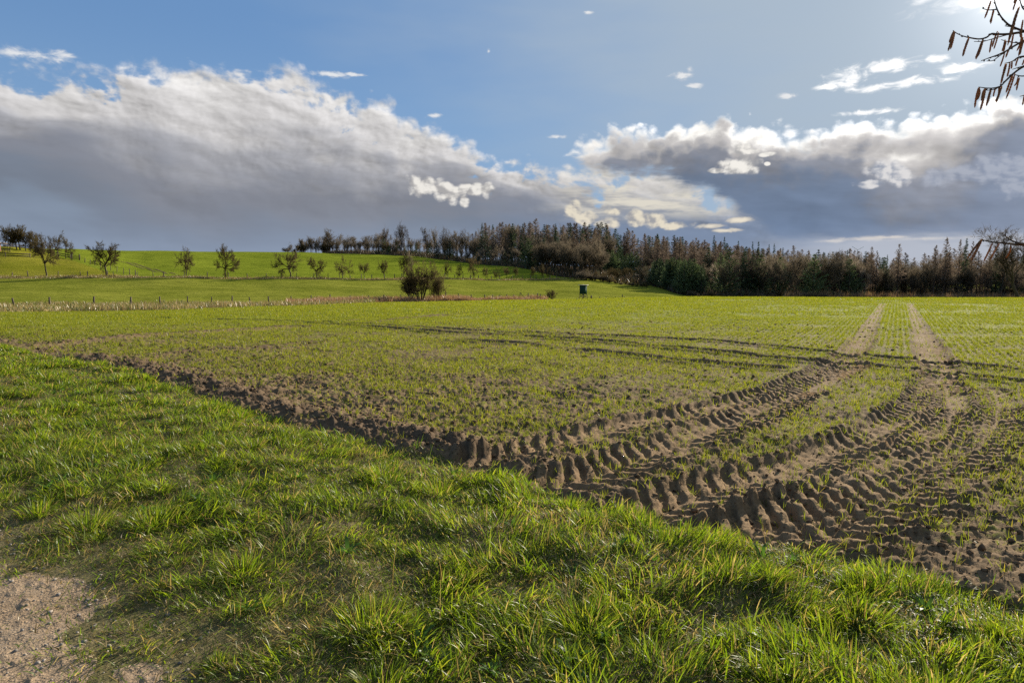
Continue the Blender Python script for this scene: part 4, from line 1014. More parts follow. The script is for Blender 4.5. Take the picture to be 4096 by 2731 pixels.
belt(44, 2560, 3060, 38, 80, ([2560, 2700, 2900, 3060], [958, 962, 990, 1006]), ['larch', 'spruce', 'slim_brown'], [0.74, 0.12, 0.14],
     {'larch': 'brown larch in the middle rows behind the dense young spruces', 'spruce': 'dark spruce in the middle rows behind the dense young spruces', 'slim_brown': 'brown bare tree in the middle rows behind the dense young spruces'}, 14)
belt(44, 2600, 2805, 0, 12, ([2598, 2650, 2760, 2805], [1050, 1036, 1042, 1060]), ['young', 'spruce'], [0.8, 0.2],
     {'young': 'densely planted young spruce with pale tops at the meadow corner', 'spruce': 'darker spruce inside the dense young planting'}, 7)
belt(34, 2790, 3430, 0, 16, ([2790, 2850, 2960, 3100, 3300, 3430], [1070, 1040, 1010, 1020, 1010, 1035]), ['slim', 'slim_brown', 'oak', 'spruce', 'young', 'birch'], [0.24, 0.16, 0.18, 0.17, 0.20, 0.05],
     {'slim': 'slim grey tree on the shaded edge behind the crop crest', 'slim_brown': 'slim brown tree on the shaded edge behind the crop crest', 'oak': 'spreading bare tree on the shaded edge behind the crop crest',
      'spruce': 'dark spruce on the shaded edge behind the crop crest', 'young': 'greenish young conifer on the shaded edge behind the crop crest', 'birch': 'pale birch on the shaded edge behind the crop crest'}, 16)
belt(46, 2990, 3480, 18, 60, ([2990, 3100, 3250, 3480], [1000, 1004, 1005, 1012]), ['larch', 'slim_brown', 'spruce', 'slim'], [0.38, 0.28, 0.12, 0.22],
     {'larch': 'brown larch behind the bare trees of the shaded edge', 'slim_brown': 'brown bare tree behind the shaded edge', 'spruce': 'dark spruce behind the bare trees of the shaded edge', 'slim': 'grey bare tree behind the shaded edge'}, 10)
for px, ty, k, w, lab in [(2978, 985, 'oak_dark', 110, 'large spreading bare oak on the shaded edge right of the young spruces'), (3318, 984, 'oak_dark', 100, 'large bare oak with brushy top left of the tyre tracks'), (3372, 996, 'spruce', 36, 'pointed dark spruce just right of the large brushy oak'),
                         (3470, 984, 'larch', 60, 'broad larch left of the tyre tracks, first of a pair'), (3492, 1000, 'larch', 46, 'broad larch left of the tyre tracks, second of a pair'), (3532, 1015, 'spruce', 26, 'short spruce tip straight above the left tyre track'),
                         (3576, 972, 'larch', 62, 'tall symmetrical larch above the tyre tracks'), (3722, 976, 'larch', 56, 'larch left of the tallest one on the right skyline'), (3762, 944, 'larch', 62, 'tallest larch on the right skyline'),
                         (3778, 985, 'larch', 44, 'low larch leaning against the tallest one'), (3818, 953, 'larch', 46, 'thin larch right of the tallest one'), (3842, 949, 'spruce', 46, 'dark spruce beside the tall larches on the right skyline'), (3868, 960, 'larch', 50, 'larch right of the dark skyline spruce'),
                         (3935, 985, 'larch', 50, 'larch behind the hanging catkins'), (3968, 990, 'spruce', 50, 'dark spruce behind the hanging catkins')]:
    plant(k, px, float(FOREST(px)) + 10, ty, label=lab, width=w * (FOREST(px) + 10) / FPX)
for px, ty, w in [(2278, 893, 24), (2302, 889, 28), (2332, 887, 36), (2362, 900, 26), (2395, 902, 30), (2420, 906, 26), (2845, 938, 24), (2885, 944, 26), (2942, 960, 20), (2998, 963, 22), (3022, 963, 24), (3063, 973, 20), (3083, 972, 22), (3118, 987, 20), (2220, 892, 22), (2190, 895, 22), (2090, 893, 22)]:
    d = float(FOREST(px)) + (70 if px < 2500 else 90); plant('spruce', px, d, ty, label='dark spruce tip standing out on the skyline of the wood', group='skyline spruces', width=w * 1.5 * d / FPX)
belt(42, 3400, 4260, 6, 22, ([3400, 3600, 3700, 4260], [1060, 1062, 1050, 1030]), ['slim', 'slim_brown', 'larch', 'birch'], [0.36, 0.22, 0.32, 0.10],
     {'slim': 'grey bare tree in the dim wood behind the tyre tracks', 'slim_brown': 'brown bare tree in the dim wood behind the tyre tracks', 'larch': 'larch in the dim wood behind the tyre tracks', 'birch': 'pale birch in the dim wood behind the tyre tracks'}, 18)
belt(52, 3430, 4320, 24, 75, ([3430, 3520, 3600, 3680, 3760, 3900, 4320], [1020, 1035, 1015, 1030, 1000, 1005, 990]), ['larch', 'slim', 'spruce'], [0.55, 0.25, 0.2],
     {'larch': 'larch far back in the dim right wood', 'slim': 'grey bare tree far back in the dim right wood', 'spruce': 'dark spruce far back in the dim right wood'}, 12)
belt(46, 3380, 4700, 60, 140, ([3380, 3600, 4700], [1040, 1045, 1010]), ['young', 'spruce', 'larch'], [0.35, 0.25, 0.40],
     {'young': 'dark bushy conifer deep in the right wood', 'spruce': 'spruce deep in the right wood', 'larch': 'larch deep in the right wood'}, 12)
belt(40, 3330, 4400, 8, 40, ([3330, 3700, 4400], [1152, 1150, 1145]), ['bush_brown', 'young', 'bush'], [0.5, 0.15, 0.35],
     {'bush_brown': 'brown bush between the trunks of the right wood', 'young': 'small conifer between the trunks of the right wood', 'bush': 'grey bush between the trunks of the right wood'}, 12, 2.0)
belt(40, 2350, 3400, 120, 170, ([2350, 2600, 2900, 3100, 3400], [925, 945, 985, 1005, 1010]), ['larch', 'spruce'], [0.7, 0.3],
     {'larch': 'larch at the very back of the ridge wood', 'spruce': 'spruce at the very back of the ridge wood'}, 7)
best = (0, 0, 0.0)
for v, (mt, mc, wid) in enumerate(MESH['oak_dark']):          # the variant and turn with the fullest crown towards the field
    co = np.zeros(len(mc.vertices) * 3, np.float32); mc.vertices.foreach_get('co', co); co = co.reshape(-1, 3)
    for rz in np.arange(0, 6.28, 0.4):
        xs = (co[:, 0] * math.cos(rz) - co[:, 1] * math.sin(rz)) / wid
        sc = np.sum((xs < -0.10) & (xs > -0.62) & (co[:, 2] > 0.42)) - 0.5 * np.sum(co[:, 2] < 0.35)
        if sc > best[0]: best = (sc, v, float(rz))
plant('oak_dark', 4058, 166, 880, label='great solitary bare oak before the right wood', width=300 * 166 / FPX, var=best[1], rz=best[2])
# hedge bushes between the meadow and the clearing, low growth under the trees
belt(26, 2315, 2590, -222, 232, ([2315, 2400, 2440, 2600], [1085, 1092, 1128, 1150]), ['bush', 'bush_brown', 'fruit'], [0.35, 0.5, 0.15],
     {'bush': 'grey tangled bush in the hedge below the clearing', 'bush_brown': 'reddish brown bush in the hedge below the clearing', 'fruit': 'small spreading tree in the hedge below the clearing'}, 10, 1.2)
belt(34, 2760, 3300, -196, 206, ([2760, 2900, 3300], [1160, 1168, 1170]), ['bush', 'bush_brown'], [0.4, 0.6],
     {'bush': 'grey bush at the foot of the shaded wood edge', 'bush_brown': 'brown bramble at the foot of the shaded wood edge'}, 8, 1.6)

# ------------------------------------------------------------------ dry grass, reeds and brambles (uncountable)
def dry_strip(name, label, px0, px1, dlo, dhi, dens, hr, wr, cols, pc, patchy=0.5, seed=2, lean=0.45):
    n = int(dens); px = RNG.uniform(px0, px1, n); lo = dlo(px); hi = dhi(px); d = lo + (hi - lo) * RNG.random(n)
    x = U_OF(px) * d; y = d; pt = fbm(x * 0.16, y * 0.30, 4, 0.6, seed); m = RNG.random(n) < (1 - patchy) + patchy * sst(pt, 0.40, 0.60); x, y = x[m], y[m]; n = len(x)
    r = np.hypot(x, y); z = base_z(x, y) + np.where(r > 60, (fbm(x * 0.05, y * 0.05, 3, 0.5, 2) - 0.5) * 0.8 * sst(r, 60, 140), 0)
    B = Batch(); c = pick(n, cols, pc) * RNG.uniform(0.75, 1.25, (n, 1)); hm = 0.55 + 0.9 * sst(fbm(x * 0.45, y * 0.45, 3, 0.55, seed + 1), 0.35, 0.65)
    B.add(*blades(np.stack([x, y, z - 0.03], 1), RNG.uniform(*hr, n) * hm, RNG.uniform(*wr, n), RNG.uniform(0, 6.28, n), np.clip(RNG.normal(lean, 0.25, n), 0, 1), RNG.uniform(0, 6.28, n), c, 2, c * 1.1))
    return setp(B.build(name, MAT['straw']), label, 'dry grass', kind='stuff')
TAN = [(0.34, 0.265, 0.120), (0.28, 0.210, 0.090), (0.21, 0.140, 0.062), (0.11, 0.125, 0.020), (0.085, 0.115, 0.016)]
dry_strip('dry_grass', 'straw coloured dry grass along the near post fence', -500, 1500, lambda p: F1(U_OF(p)), lambda p: FENCE1(p) + 5, 80000, (0.22, 0.55), (0.03, 0.06), TAN, [0.30, 0.22, 0.13, 0.20, 0.15], 0.55)
dry_strip('russet_grass', 'russet tall dry grass at the foot of the big hawthorn', 1150, 2190, lambda p: FENCE1(p) - 20 + 10 * sst(p, 1300, 1700), lambda p: FENCE1(p) + 4, 42000, (0.40, 0.85), (0.03, 0.06), [(0.30, 0.185, 0.095), (0.25, 0.145, 0.075), (0.20, 0.105, 0.055), (0.33, 0.24, 0.13)], [0.3, 0.3, 0.2, 0.2], 0.45, 3, 0.25)
dry_strip('straw_bank', 'pale straw bank along the far post fence', -400, 2340, lambda p: FENCE2(p) - 4.5, lambda p: FENCE2(p) + 0.6, 45000, (0.30, 0.65), (0.04, 0.08), TAN, [0.40, 0.28, 0.16, 0.10, 0.06], 0.6, 1, 0.55)
dry_strip('dry_reeds', 'tall rusty reeds and brambles in front of the right wood', 3130, 4700, lambda p: np.maximum(FOREST(p) - 12, 190), lambda p: FOREST(p) + 3, 45000, (1.0, 2.6), (0.06, 0.12), [(0.26, 0.165, 0.085), (0.20, 0.115, 0.060), (0.15, 0.095, 0.050), (0.30, 0.21, 0.115), (0.06, 0.085, 0.02)], [0.28, 0.28, 0.2, 0.16, 0.08], 0.5, 4, 0.2)
dry_strip('undergrowth', 'brown undergrowth filling the wood between the trunks', 1300, 4700, lambda p: FOREST(p) - 1, lambda p: FOREST(p) + 70, 110000, (0.9, 2.9), (0.10, 0.22), [(0.12, 0.080, 0.048), (0.085, 0.060, 0.038), (0.055, 0.060, 0.028), (0.03, 0.042, 0.02)], [0.3, 0.3, 0.2, 0.2], 0.3, 5, 0.3)
dry_strip('clearing_grass', 'pale dry grass and stalks in the clearing', 2380, 2620, lambda p: 236 + 0 * p, lambda p: 272 + 0 * p, 9000, (0.4, 1.0), (0.05, 0.10), [(0.30, 0.26, 0.07), (0.26, 0.19, 0.09), (0.20, 0.20, 0.04)], [0.4, 0.35, 0.25], 0.5, 2, 0.4)

# ------------------------------------------------------------------ fences, hut, hide, hazel
class Boxes:
    def __init__(self): self.V = []; self.F = []; self.n = 0
    def box(self, c, size, R=None, taper=1.0):
        sx, sy, sz = [v / 2 for v in size]
        P = np.array([[-sx, -sy, -sz], [sx, -sy, -sz], [sx, sy, -sz], [-sx, sy, -sz], [-sx * taper, -sy * taper, sz], [sx * taper, -sy * taper, sz], [sx * taper, sy * taper, sz], [-sx * taper, sy * taper, sz]])
        if R is not None: P = P @ np.array(R).T
        self.V.append(P + np.array(c)); self.F.append(np.array([[0, 3, 2, 1], [4, 5, 6, 7], [0, 1, 5, 4], [1, 2, 6, 5], [2, 3, 7, 6], [3, 0, 4, 7]]) + self.n); self.n += 8
        return self
    def bar(self, a, b, w, h):
        a = np.array(a, float); b = np.array(b, float); d = b - a; L = np.linalg.norm(d); d /= L
        s = np.cross(d, [0, 0, 1.0]); s = s / np.linalg.norm(s) if np.linalg.norm(s) > 1e-6 else np.array([1.0, 0, 0]); t = np.cross(s, d)
        return self.box((a + b) / 2, (w, L, h), np.stack([s, d, t], 1))
    def build(self, name, m, parent=None): return link(name, np.concatenate(self.V), np.concatenate(self.F), m, parent, smooth=False)
def m_wood(T, out, a, b, sc=7.0):
    p = objpos(T); n = T.noise(T.vm('MULTIPLY', p, (1, 1, 0.2)), sc, 4, 0.6); principled(T, out, T.ramp(n, [(0.3, a), (0.7, b)]), 0.9, 0.15, n, 0.4, 0.01)
def m_plain(T, out, c, rough=0.7, var=0.15, spec=0.25):
    p = objpos(T); n = T.noise(p, 2.5, 4, 0.6); principled(T, out, T.cmul(T.vm('ADD', (0, 0, 0), c), T.lmap(n, 0.3, 0.7, 1 - var, 1 + var)), rough, spec)
MAT['post'] = mat('weathered_post', m_wood, a=(0.060, 0.046, 0.034), b=(0.150, 0.115, 0.082))
MAT['rail'] = mat('dark_rail', m_wood, a=(0.022, 0.018, 0.014), b=(0.070, 0.055, 0.040))
MAT['wire'] = mat('fence_wire', m_plain, c=(0.12, 0.12, 0.12))
def gz(px, d): return ground_z(U_OF(px) * d, d)
def W3(px, d, dz=0.0): return np.array([U_OF(px) * d, d, gz(px, d) + dz])
POSTM = []
for k in range(5):
    rg = np.random.default_rng(50 + k); W = Wood(); b = rg.normal(0, 0.05, 2)
    W.tube(0, [np.array([0, 0, -0.25]), np.array([b[0] * .4, b[1] * .4, 0.5]), np.array([b[0], b[1], 1.0]), np.array([b[0], b[1], 1.012])], [0.062, 0.06, 0.052, 0.004], 7)
    POSTM.append(W.mesh(0, 'post', MAT['post']))
def post(parent, base, px, d, h, w=1.0):
    o = bpy.data.objects.new('post', POSTM[RNG.integers(5)]); COL.objects.link(o); o.parent = parent
    p = W3(px, d); o.location = Vector(p) - Vector(base); s = h
    o.scale = (w, w, s); o.rotation_euler = (RNG.normal(0, 0.05), RNG.normal(0, 0.05), RNG.uniform(0, 6.28)); return o
def wire(parent, base, pts, heights):
    W = Wood()
    for h in heights:
        W.tube(0, [p + np.array([0, 0, h]) - np.array(base) for p in pts], [0.003] * len(pts), 3)
    me = W.mesh(0, 'wire', MAT['wire']); o = bpy.data.objects.new('wire', me); COL.objects.link(o); o.parent = parent
def post_fence(label, lst, dfun, hfun, wires=(0.55, 1.0), name='post_fence'):
    px0 = lst[0]; base = W3(px0, dfun(px0)); t = thing(name, label, 'fence', base)
    pts = []
    for px in lst:
        d = float(dfun(px)); post(t, base, px, d, hfun * RNG.uniform(0.88, 1.12), RNG.uniform(1.3, 2.1)); pts.append(W3(px, d))
    wire(t, base, pts, wires); return t
post_fence('wire fence of weathered posts through the dry grass across the near meadow edge',
           [-220, -75, 66, 208, 384, 532, 648, 757, 853, 935, 1006, 1080, 1170, 1249, 1324, 1404, 1478, 1536, 1603, 1735, 1785, 1838, 1886, 1940, 1972, 1998, 2028, 2055, 2112, 2150, 2160], FENCE1, 1.15)
post_fence('far wire fence of short posts along the row of fruit trees',
           [-150, -20, 66, 130, 248, 338, 366, 445, 468, 562, 626, 667, 750, 840, 923, 1000, 1073, 1135, 1194, 1262, 1319, 1365, 1407, 1450, 1492, 1543, 1583, 1613, 1660, 1740, 1782, 1822, 1853, 1884, 1915, 1966, 2000, 2047, 2090, 2122, 2145, 2172, 2200, 2225, 2255, 2280, 2305], FENCE2, 1.35)
diag = [(358, 1050), (379, 1058), (397, 1062), (418, 1068), (437, 1075), (459, 1082), (483, 1090), (508, 1099), (533, 1102), (556, 1106)]
dd = {px: depth_at(px, py, 163, 235) for px, py in diag}
post_fence('line of thick crooked dark posts running down the pasture edge to the field track', [p for p, _ in diag], lambda px: dd[px], 1.55, (0.6, 1.2))
# strut of the near fence
t = thing('fence_strut', 'leaning strut with upright post at the right end of the near fence', 'fence strut', W3(2080, 139))
Boxes().bar((0, 0, -0.1), (0, 0, 1.45), 0.12, 0.12).build('post', MAT['post'], t); Boxes().bar((0.1, 0, 1.35), (1.05, 0.1, -0.05), 0.10, 0.10).build('strut', MAT['post'], t)
# plank fences round the orchard
def plank_fence(label, pp, rails, h, gate=False):
    ds = [depth_at(px, py, 180, 245) for px, py in pp]; P = [W3(px, d) for (px, _), d in zip(pp, ds)]; base = P[0]
    t = thing('plank_fence', label, 'fence', base)
    for p in P: Boxes().box(p - base + np.array([0, 0, h / 2 - 0.1]), (0.16, 0.16, h + 0.2)).build('post', MAT['post'], t)
    for a, b in zip(P[:-1], P[1:]):
        for r in rails: Boxes().bar(a - base + np.array([0, -0.1, r]), b - base + np.array([0, -0.1, r]), 0.06, 0.26).build('rail', MAT['rail'], t)
    return t
plank_fence('dark two-rail plank fence below the hut', [(-95, 1022), (-25, 1024), (46, 1027), (143, 1031)], (0.50, 1.15), 1.45)
plank_fence('long dark plank fence sloping down behind the orchard trees to a gate', [(40, 990), (74, 992), (110, 996), (150, 1002), (195, 1011), (250, 1023), (303, 1036)], (0.45, 1.10), 1.40)
gd = depth_at(322, 1041, 180, 245); ga = W3(308, gd); gb = W3(338, gd); t = thing('field_gate', 'dark barred field gate at the lower end of the plank fence', 'gate', ga)
for x in (ga - ga, gb - ga): Boxes().box(x + np.array([0, 0, 0.9]), (0.26, 0.26, 2.0)).build('post', MAT['rail'], t)
for r in (0.3, 0.65, 1.0, 1.35): Boxes().bar(np.array([0.1, 0, r]), gb - ga + np.array([-0.1, 0, r]), 0.05, 0.12).build('bar', MAT['rail'], t)
# hut at the left edge
hd = depth_at(5, 1006, 180, 245); hb = W3(-32, hd); mp = hd / FPX; t = thing('wooden_hut', 'reddish brown wooden hut with overhanging flat roof at the left picture edge', 'hut', hb)
MAT['hut'] = mat('hut_boards', m_wood, a=(0.090, 0.042, 0.030), b=(0.150, 0.075, 0.052), sc=3.0); MAT['hutroof'] = mat('hut_roof', m_plain, c=(0.085, 0.065, 0.06))
B = Boxes().box((0, 0, 1.25), (88 * mp, 4.0, 2.7)); B.build('wall', MAT['hut'], t)
B = Boxes()
for k in range(2): B.box((0, (-1.35 + 2.7 * k), 2.75), (132 * mp, 2.66, 0.24), Matrix.Rotation((0.06 if k == 0 else -0.06), 3, 'X'))
B.build('roof', MAT['hutroof'], t); Boxes().box((46 * mp, -2.2, 1.25), (0.16, 0.16, 2.6)).build('corner_post', MAT['post'], t)
Boxes().box((12 * mp, -2.03, 1.0), (1.0, 0.08, 2.0)).build('door', MAT['rail'], t)
td = depth_at(50, 1008, 180, 245); t = thing('feed_rack', 'low wooden feed rack on the grass beside the hut', 'feed rack', W3(50, td))
B = Boxes()
for x in (-0.9, 0.9):
    for y in (-0.4, 0.4): B.box((x, y, 0.5), (0.12, 0.12, 1.2))
B.build('frame', MAT['rail'], t); B = Boxes()
for z in (0.35, 0.75, 1.05): B.box((0, -0.45, z), (2.0, 0.05, 0.14)).box((0, 0.45, z), (2.0, 0.05, 0.14))
B.build('slats', MAT['post'], t)
# hunting hide on low legs
bd = 150.0; zb = gz(2331, bd); t = thing('hunting_hide', 'dark green hunting hide on braced wooden legs with pale flat roof', 'hunting hide', (U_OF(2331) * bd, bd, zb), 0.62)
mp = bd / FPX; zt = CAM_H + vslope(1141) * bd - zb; zl = CAM_H + vslope(1176) * bd - zb
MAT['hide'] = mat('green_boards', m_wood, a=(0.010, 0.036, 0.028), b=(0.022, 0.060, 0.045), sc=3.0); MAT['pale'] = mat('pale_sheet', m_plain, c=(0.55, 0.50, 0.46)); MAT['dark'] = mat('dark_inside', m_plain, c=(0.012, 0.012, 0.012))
w = 1.14; Boxes().box((0, 0, (zt + zl) / 2), (w, w, zt - zl)).build('cabin', MAT['hide'], t)
Boxes().box((0, 0, zt + 0.06), (w * 1.42, w * 1.42, 0.10)).build('roof', MAT['pale'], t)
for sx in (-1, 1):
    for sy in (-1, 1): Boxes().bar((sx * w * 0.60, sy * w * 0.60, -0.15), (sx * w * 0.46, sy * w * 0.46, zl + 0.02), 0.10, 0.10).build('leg', MAT['post'], t)
for a, b in (((-1, -1), (1, -1)), ((1, -1), (1, 1)), ((1, 1), (-1, 1)), ((-1, 1), (-1, -1))):
    for f in (0, 1):
        p, q = (a, b) if f else (b, a)
        Boxes().bar((p[0] * w * 0.57, p[1] * w * 0.57, 0.12), (q[0] * w * 0.48, q[1] * w * 0.48, zl - 0.08), 0.05, 0.07).build('brace', MAT['post'], t)
Boxes().box((-0.12, -w / 2 - 0.012, zt - 0.70), (0.22, 0.03, 0.26)).build('window', MAT['pale'], t)
wn = Boxes().box((w / 2 + 0.012, -0.02, zt - 0.72), (0.03, 0.66, 0.30)).build('window', MAT['dark'], t)
Boxes().box((w / 2 + 0.09, -0.02, zt - 0.53), (0.16, 0.78, 0.05)).build('flap', MAT['pale'], wn)
Boxes().box((0.02, -w / 2 - 0.02, zl + 0.75), (0.62, 0.03, 1.35)).build('door', MAT['hide'], t)
# stakes in the grass by the hide
for px, h, wd, lab in [(2363, 0.34, 0.30, 'squat brown block in the grass right of the hunting hide'), (2487, 0.75, 0.17, 'tallest dark stake standing in the meadow right of the hide'), (2497, 0.36, 0.16, 'short leaning stake next to the tallest one'),
                       (2460, 0.30, 0.09, 'thin low stake left of the tallest one'), (2475, 0.28, 0.09, 'thin low stake close to the tallest one'), (2396, 0.24, 0.12, 'tiny stake half way between the brown block and the tallest stake'), (2421, 0.24, 0.10, 'tiny stake left of the two thin low stakes')]:
    d = 149.0; z = max(gz(px, d), CAM_H + vslope(1200.5) * d - 0.3)
    o = Boxes().box((0, 0, h / 2), (wd, wd * 0.8, h + 0.5), None, 0.85).box((0, 0, h + 0.26), (wd * 0.7, wd * 0.55, 0.03)).build('stake', MAT['post']); o.location = (U_OF(px) * d, d, gz(px, d) + 0.1); o.rotation_euler = (0.05, 0.25 if 'leaning' in lab else 0.03, px)
    setp(o, lab, 'stake', 'stakes in the meadow')
# ---------------- hazel with catkins reaching in from the right
def at(px, py, d):
    u, v = pix_uv(px, py); return np.array([u * d, d, CAM_H + v * d])
MAT['hazel'] = mat('hazel_bark', m_bark, a=(0.045, 0.030, 0.022), b=(0.110, 0.074, 0.050), sc=40.0)
def m_catkin(T, out):
    p = objpos(T); v = T.voro(p, 420.0); n = T.noise(p, 60.0, 3, 0.6)
    c = T.mix(T.sstep(v, 0.2, 0.7), T.ramp(n, [(0.3, (0.42, 0.22, 0.075)), (0.7, (0.55, 0.34, 0.14))]), (0.20, 0.080, 0.032)); leaf(T, out, c, 0.5, 0.02, 0.5)
MAT['catkin'] = mat('catkin', m_catkin)
hz = thing('hazel_shrub', 'bare hazel twigs hung with brown catkins in the upper right corner', 'hazel', (2.55, 1.75, 0))
H0v = np.array([2.55, 1.75, 0])
zh = float(top_z(np.array([2.55]), np.array([1.75]))[0])
def limb(name, pts, r0, r1, parent=hz, sides=6):
    W = Wood(); P = np.array(pts) - H0v
    # smooth the path
    if len(P) > 2:
        E = np.vstack([2 * P[0] - P[1], P, 2 * P[-1] - P[-2]]); out = []
        for k in range(1, len(E) - 2):
            for tt in np.linspace(0, 1, 5, endpoint=False):
                a, b, c, d = E[k - 1:k + 3]; out.append(0.5 * ((2 * b) + (-a + c) * tt + (2 * a - 5 * b + 4 * c - d) * tt * tt + (-a + 3 * b - 3 * c + d) * tt**3))
        out.append(E[-2]); P = np.array(out)
    W.tube(0, list(P), np.linspace(r0, r1, len(P)), sides)
    for k in range(1, len(P) - 1, 4):          # buds
        dv = unit(P[k + 1] - P[k - 1]) if k + 1 < len(P) else np.array([0, 0, 1.0]); q = P[k] + unit(np.cross(dv, RNG.normal(size=3))) * (r1 + 0.004) 
        if r0 < 0.01: W.tube(0, [P[k], (P[k] + q) / 2 + dv * 0.002, q + dv * 0.006], [0.0010, 0.0022, 0.0005], 5)
    o = bpy.data.objects.new(name, W.mesh(0, name, MAT['hazel'])); COL.objects.link(o); o.parent = parent; return o
stemtop = np.array([2.35, 2.0, 2.9])
limb('stem', [H0v + np.array([0, 0, zh - 0.1]), [2.60, 1.85, 0.9], [2.50, 1.95, 1.9], stemtop, [2.2, 2.1, 3.7]], 0.035, 0.012, sides=8)
limb('stem', [H0v + np.array([0.08, 0.05, zh - 0.1]), [2.85, 1.75, 1.1], [3.0, 1.9, 2.3], [3.1, 2.1, 3.4]], 0.028, 0.008, sides=8)
U = 2.0
BR = [(U, [(3976, -30), (3979, 5), (3986, 32), (4000, 62), (4020, 87), (4045, 106), (4110, 128), (4260, 150)]), (U, [(3930, 35), (3955, 41), (3987, 38)]), (U, [(4020, 105), (4045, 108)]),
      (U, [(3812, 123), (3830, 136), (3855, 146), (3880, 152), (3916, 157), (3945, 151), (3965, 137), (3990, 138), (4045, 136), (4150, 118), (4260, 100)]), (U + .04, [(3897, 167), (3935, 166), (3985, 152), (4040, 137)]),
      (U - .06, [(3925, 244), (3955, 233), (3990, 221), (4025, 205), (4062, 182), (4110, 158), (4260, 130)]), (U - .05, [(3948, 245), (3972, 243), (3996, 226), (4028, 204)]), (U + .05, [(4005, 160), (4035, 168), (4070, 172), (4150, 165)]),
      (U - .1, [(3915, 349), (3945, 353), (3975, 353), (4002, 345), (4022, 325), (4055, 294), (4096, 266), (4180, 230), (4270, 200)]), (U - .08, [(4020, 254), (4048, 247), (4075, 230), (4120, 222), (4260, 205)]), (U - .1, [(3940, 362), (3970, 360), (4005, 346)]),
      (U, [(4080, 386), (4110, 378), (4180, 360), (4270, 330)]), (U + .1, [(4076, -20), (4086, 22), (4110, 50), (4200, 90)]), (U + .06, [(4050, 278), (4085, 268), (4130, 262), (4250, 240)]), (U + .02, [(4060, 300), (4096, 305), (4180, 290)]),
      (1.62, [(3927, 957), (3945, 963), (3985, 970), (4020, 973), (4060, 977), (4120, 981), (4260, 985)]), (1.66, [(4018, 942), (4034, 953), (4052, 964), (4085, 975), (4150, 985), (4280, 1000)])]
BOUGH_HI = np.array([at(4230, 110, 2.0), at(4400, 140, 2.02), at(4700, 120, 2.0), stemtop])
BOUGH_LO = np.array([at(4240, 985, 1.68), at(4420, 1000, 1.75), at(4800, 1010, 1.85), [2.51, 1.93, 1.75]])
limb('bough', list(BOUGH_HI[::-1]), 0.010, 0.0035); limb('bough', list(BOUGH_LO[::-1]), 0.008, 0.0030)
k_up = k_lo = 0
for d, pl in BR:
    pts = [at(px, py, d + 0.03 * math.sin(k * 1.7)) for k, (px, py) in enumerate(pl)]; last = pl[-1][0]
    if last >= 4180:
        B = BOUGH_HI if pl[-1][1] < 600 else BOUGH_LO
        f = (0.10 + 0.5 * (k_up / 12.0)) if pl[-1][1] < 600 else 0.12 + 0.25 * k_lo
        q = f * (len(B) - 1); i = min(int(q), len(B) - 2); s = B[i] * (1 - (q - i)) + B[i + 1] * (q - i)
        if pl[-1][1] < 600: k_up += 1
        else: k_lo += 1
        pts = [p for p, (xx, yy) in zip(pts, pl) if xx < 4200]; e = pts[-1]
        pts += [e * 0.55 + s * 0.45 + np.array([0, 0, -0.03 + 0.04 * math.sin(last + f * 9)]), s]
        limb('branch', pts[::-1], 0.0040, 0.0010)
    else: limb('twig', pts[::-1], 0.0015, 0.0009)
CK = [((3815, 126), (3797, 172), 1), ((3817, 128), (3792, 205), 1), ((3819, 128), (3802, 198), 1), ((3876, 151), (3853, 208), 1), ((3874, 153), (3851, 226), 1), ((3933, 158), (3910, 228), 1), ((3931, 160), (3904, 239), 1), ((3929, 163), (3901, 236), 1),
      ((3990, 126), (3969, 190), 0), ((3995, 130), (3975, 198), 0), ((3968, 158), (3958, 212), 0), ((4020, 163), (4008, 207), 0), ((4024, 165), (4014, 208), 0), ((3964, 4), (3938, 75), 0), ((3976, 42), (3959, 90), 0), ((3972, 44), (3962, 97), 0),
      ((4063, -8), (4056, 14), 0), ((4070, -6), (4052, 43), 0), ((4078, 28), (4044, 120), 1), ((4074, 32), (4038, 160), 1), ((4072, 40), (4031, 183), 1), ((4068, 45), (4036, 150), 1), ((4092, 80), (4080, 150), 0), ((4055, 130), (4045, 190), 0), ((4046, 178), (4023, 232), 0), ((4018, 214), (4000, 268), 0),
      ((4086, 130), (4066, 206), 0), ((4092, 150), (4074, 226), 0), ((4095, 160), (4080, 220), 0), ((4074, 232), (4063, 266), 0), ((4026, 256), (4006, 320), 1), ((4022, 257), (4003, 338), 1), ((4040, 252), (4028, 309), 0), ((4048, 247), (4045, 276), 0),
      ((4052, 296), (4024, 372), 1), ((4060, 296), (4024, 396), 0), ((4072, 310), (4056, 345), 0), ((4078, 312), (4066, 363), 0),
      ((3916, 351), (3906, 402), 1), ((3914, 352), (3899, 432), 1), ((3918, 351), (3910, 400), 1), ((3940, 354), (3925, 404), 1), ((3942, 355), (3921, 441), 1), ((3938, 357), (3928, 400), 1), ((3964, 358), (3950, 414), 1), ((3962, 360), (3945, 425), 1), ((3982, 353), (3973, 388), 0),
      ((3995, 350), (3980, 406), 0), ((4006, 346), (3984, 412), 1), ((4008, 347), (3990, 400), 1), ((4098, 380), (4090, 422), 0), ((4097, 238), (4088, 262), 0),
      ((3925, 958), (3868, 1036), 2), ((3923, 960), (3884, 1040), 2), ((3928, 960), (3887, 1043), 2), ((3921, 962), (3878, 1020), 2), ((3970, 972), (3934, 1048), 2), ((3997, 975), (3961, 1040), 2), ((4043, 978), (4022, 1033), 2)]
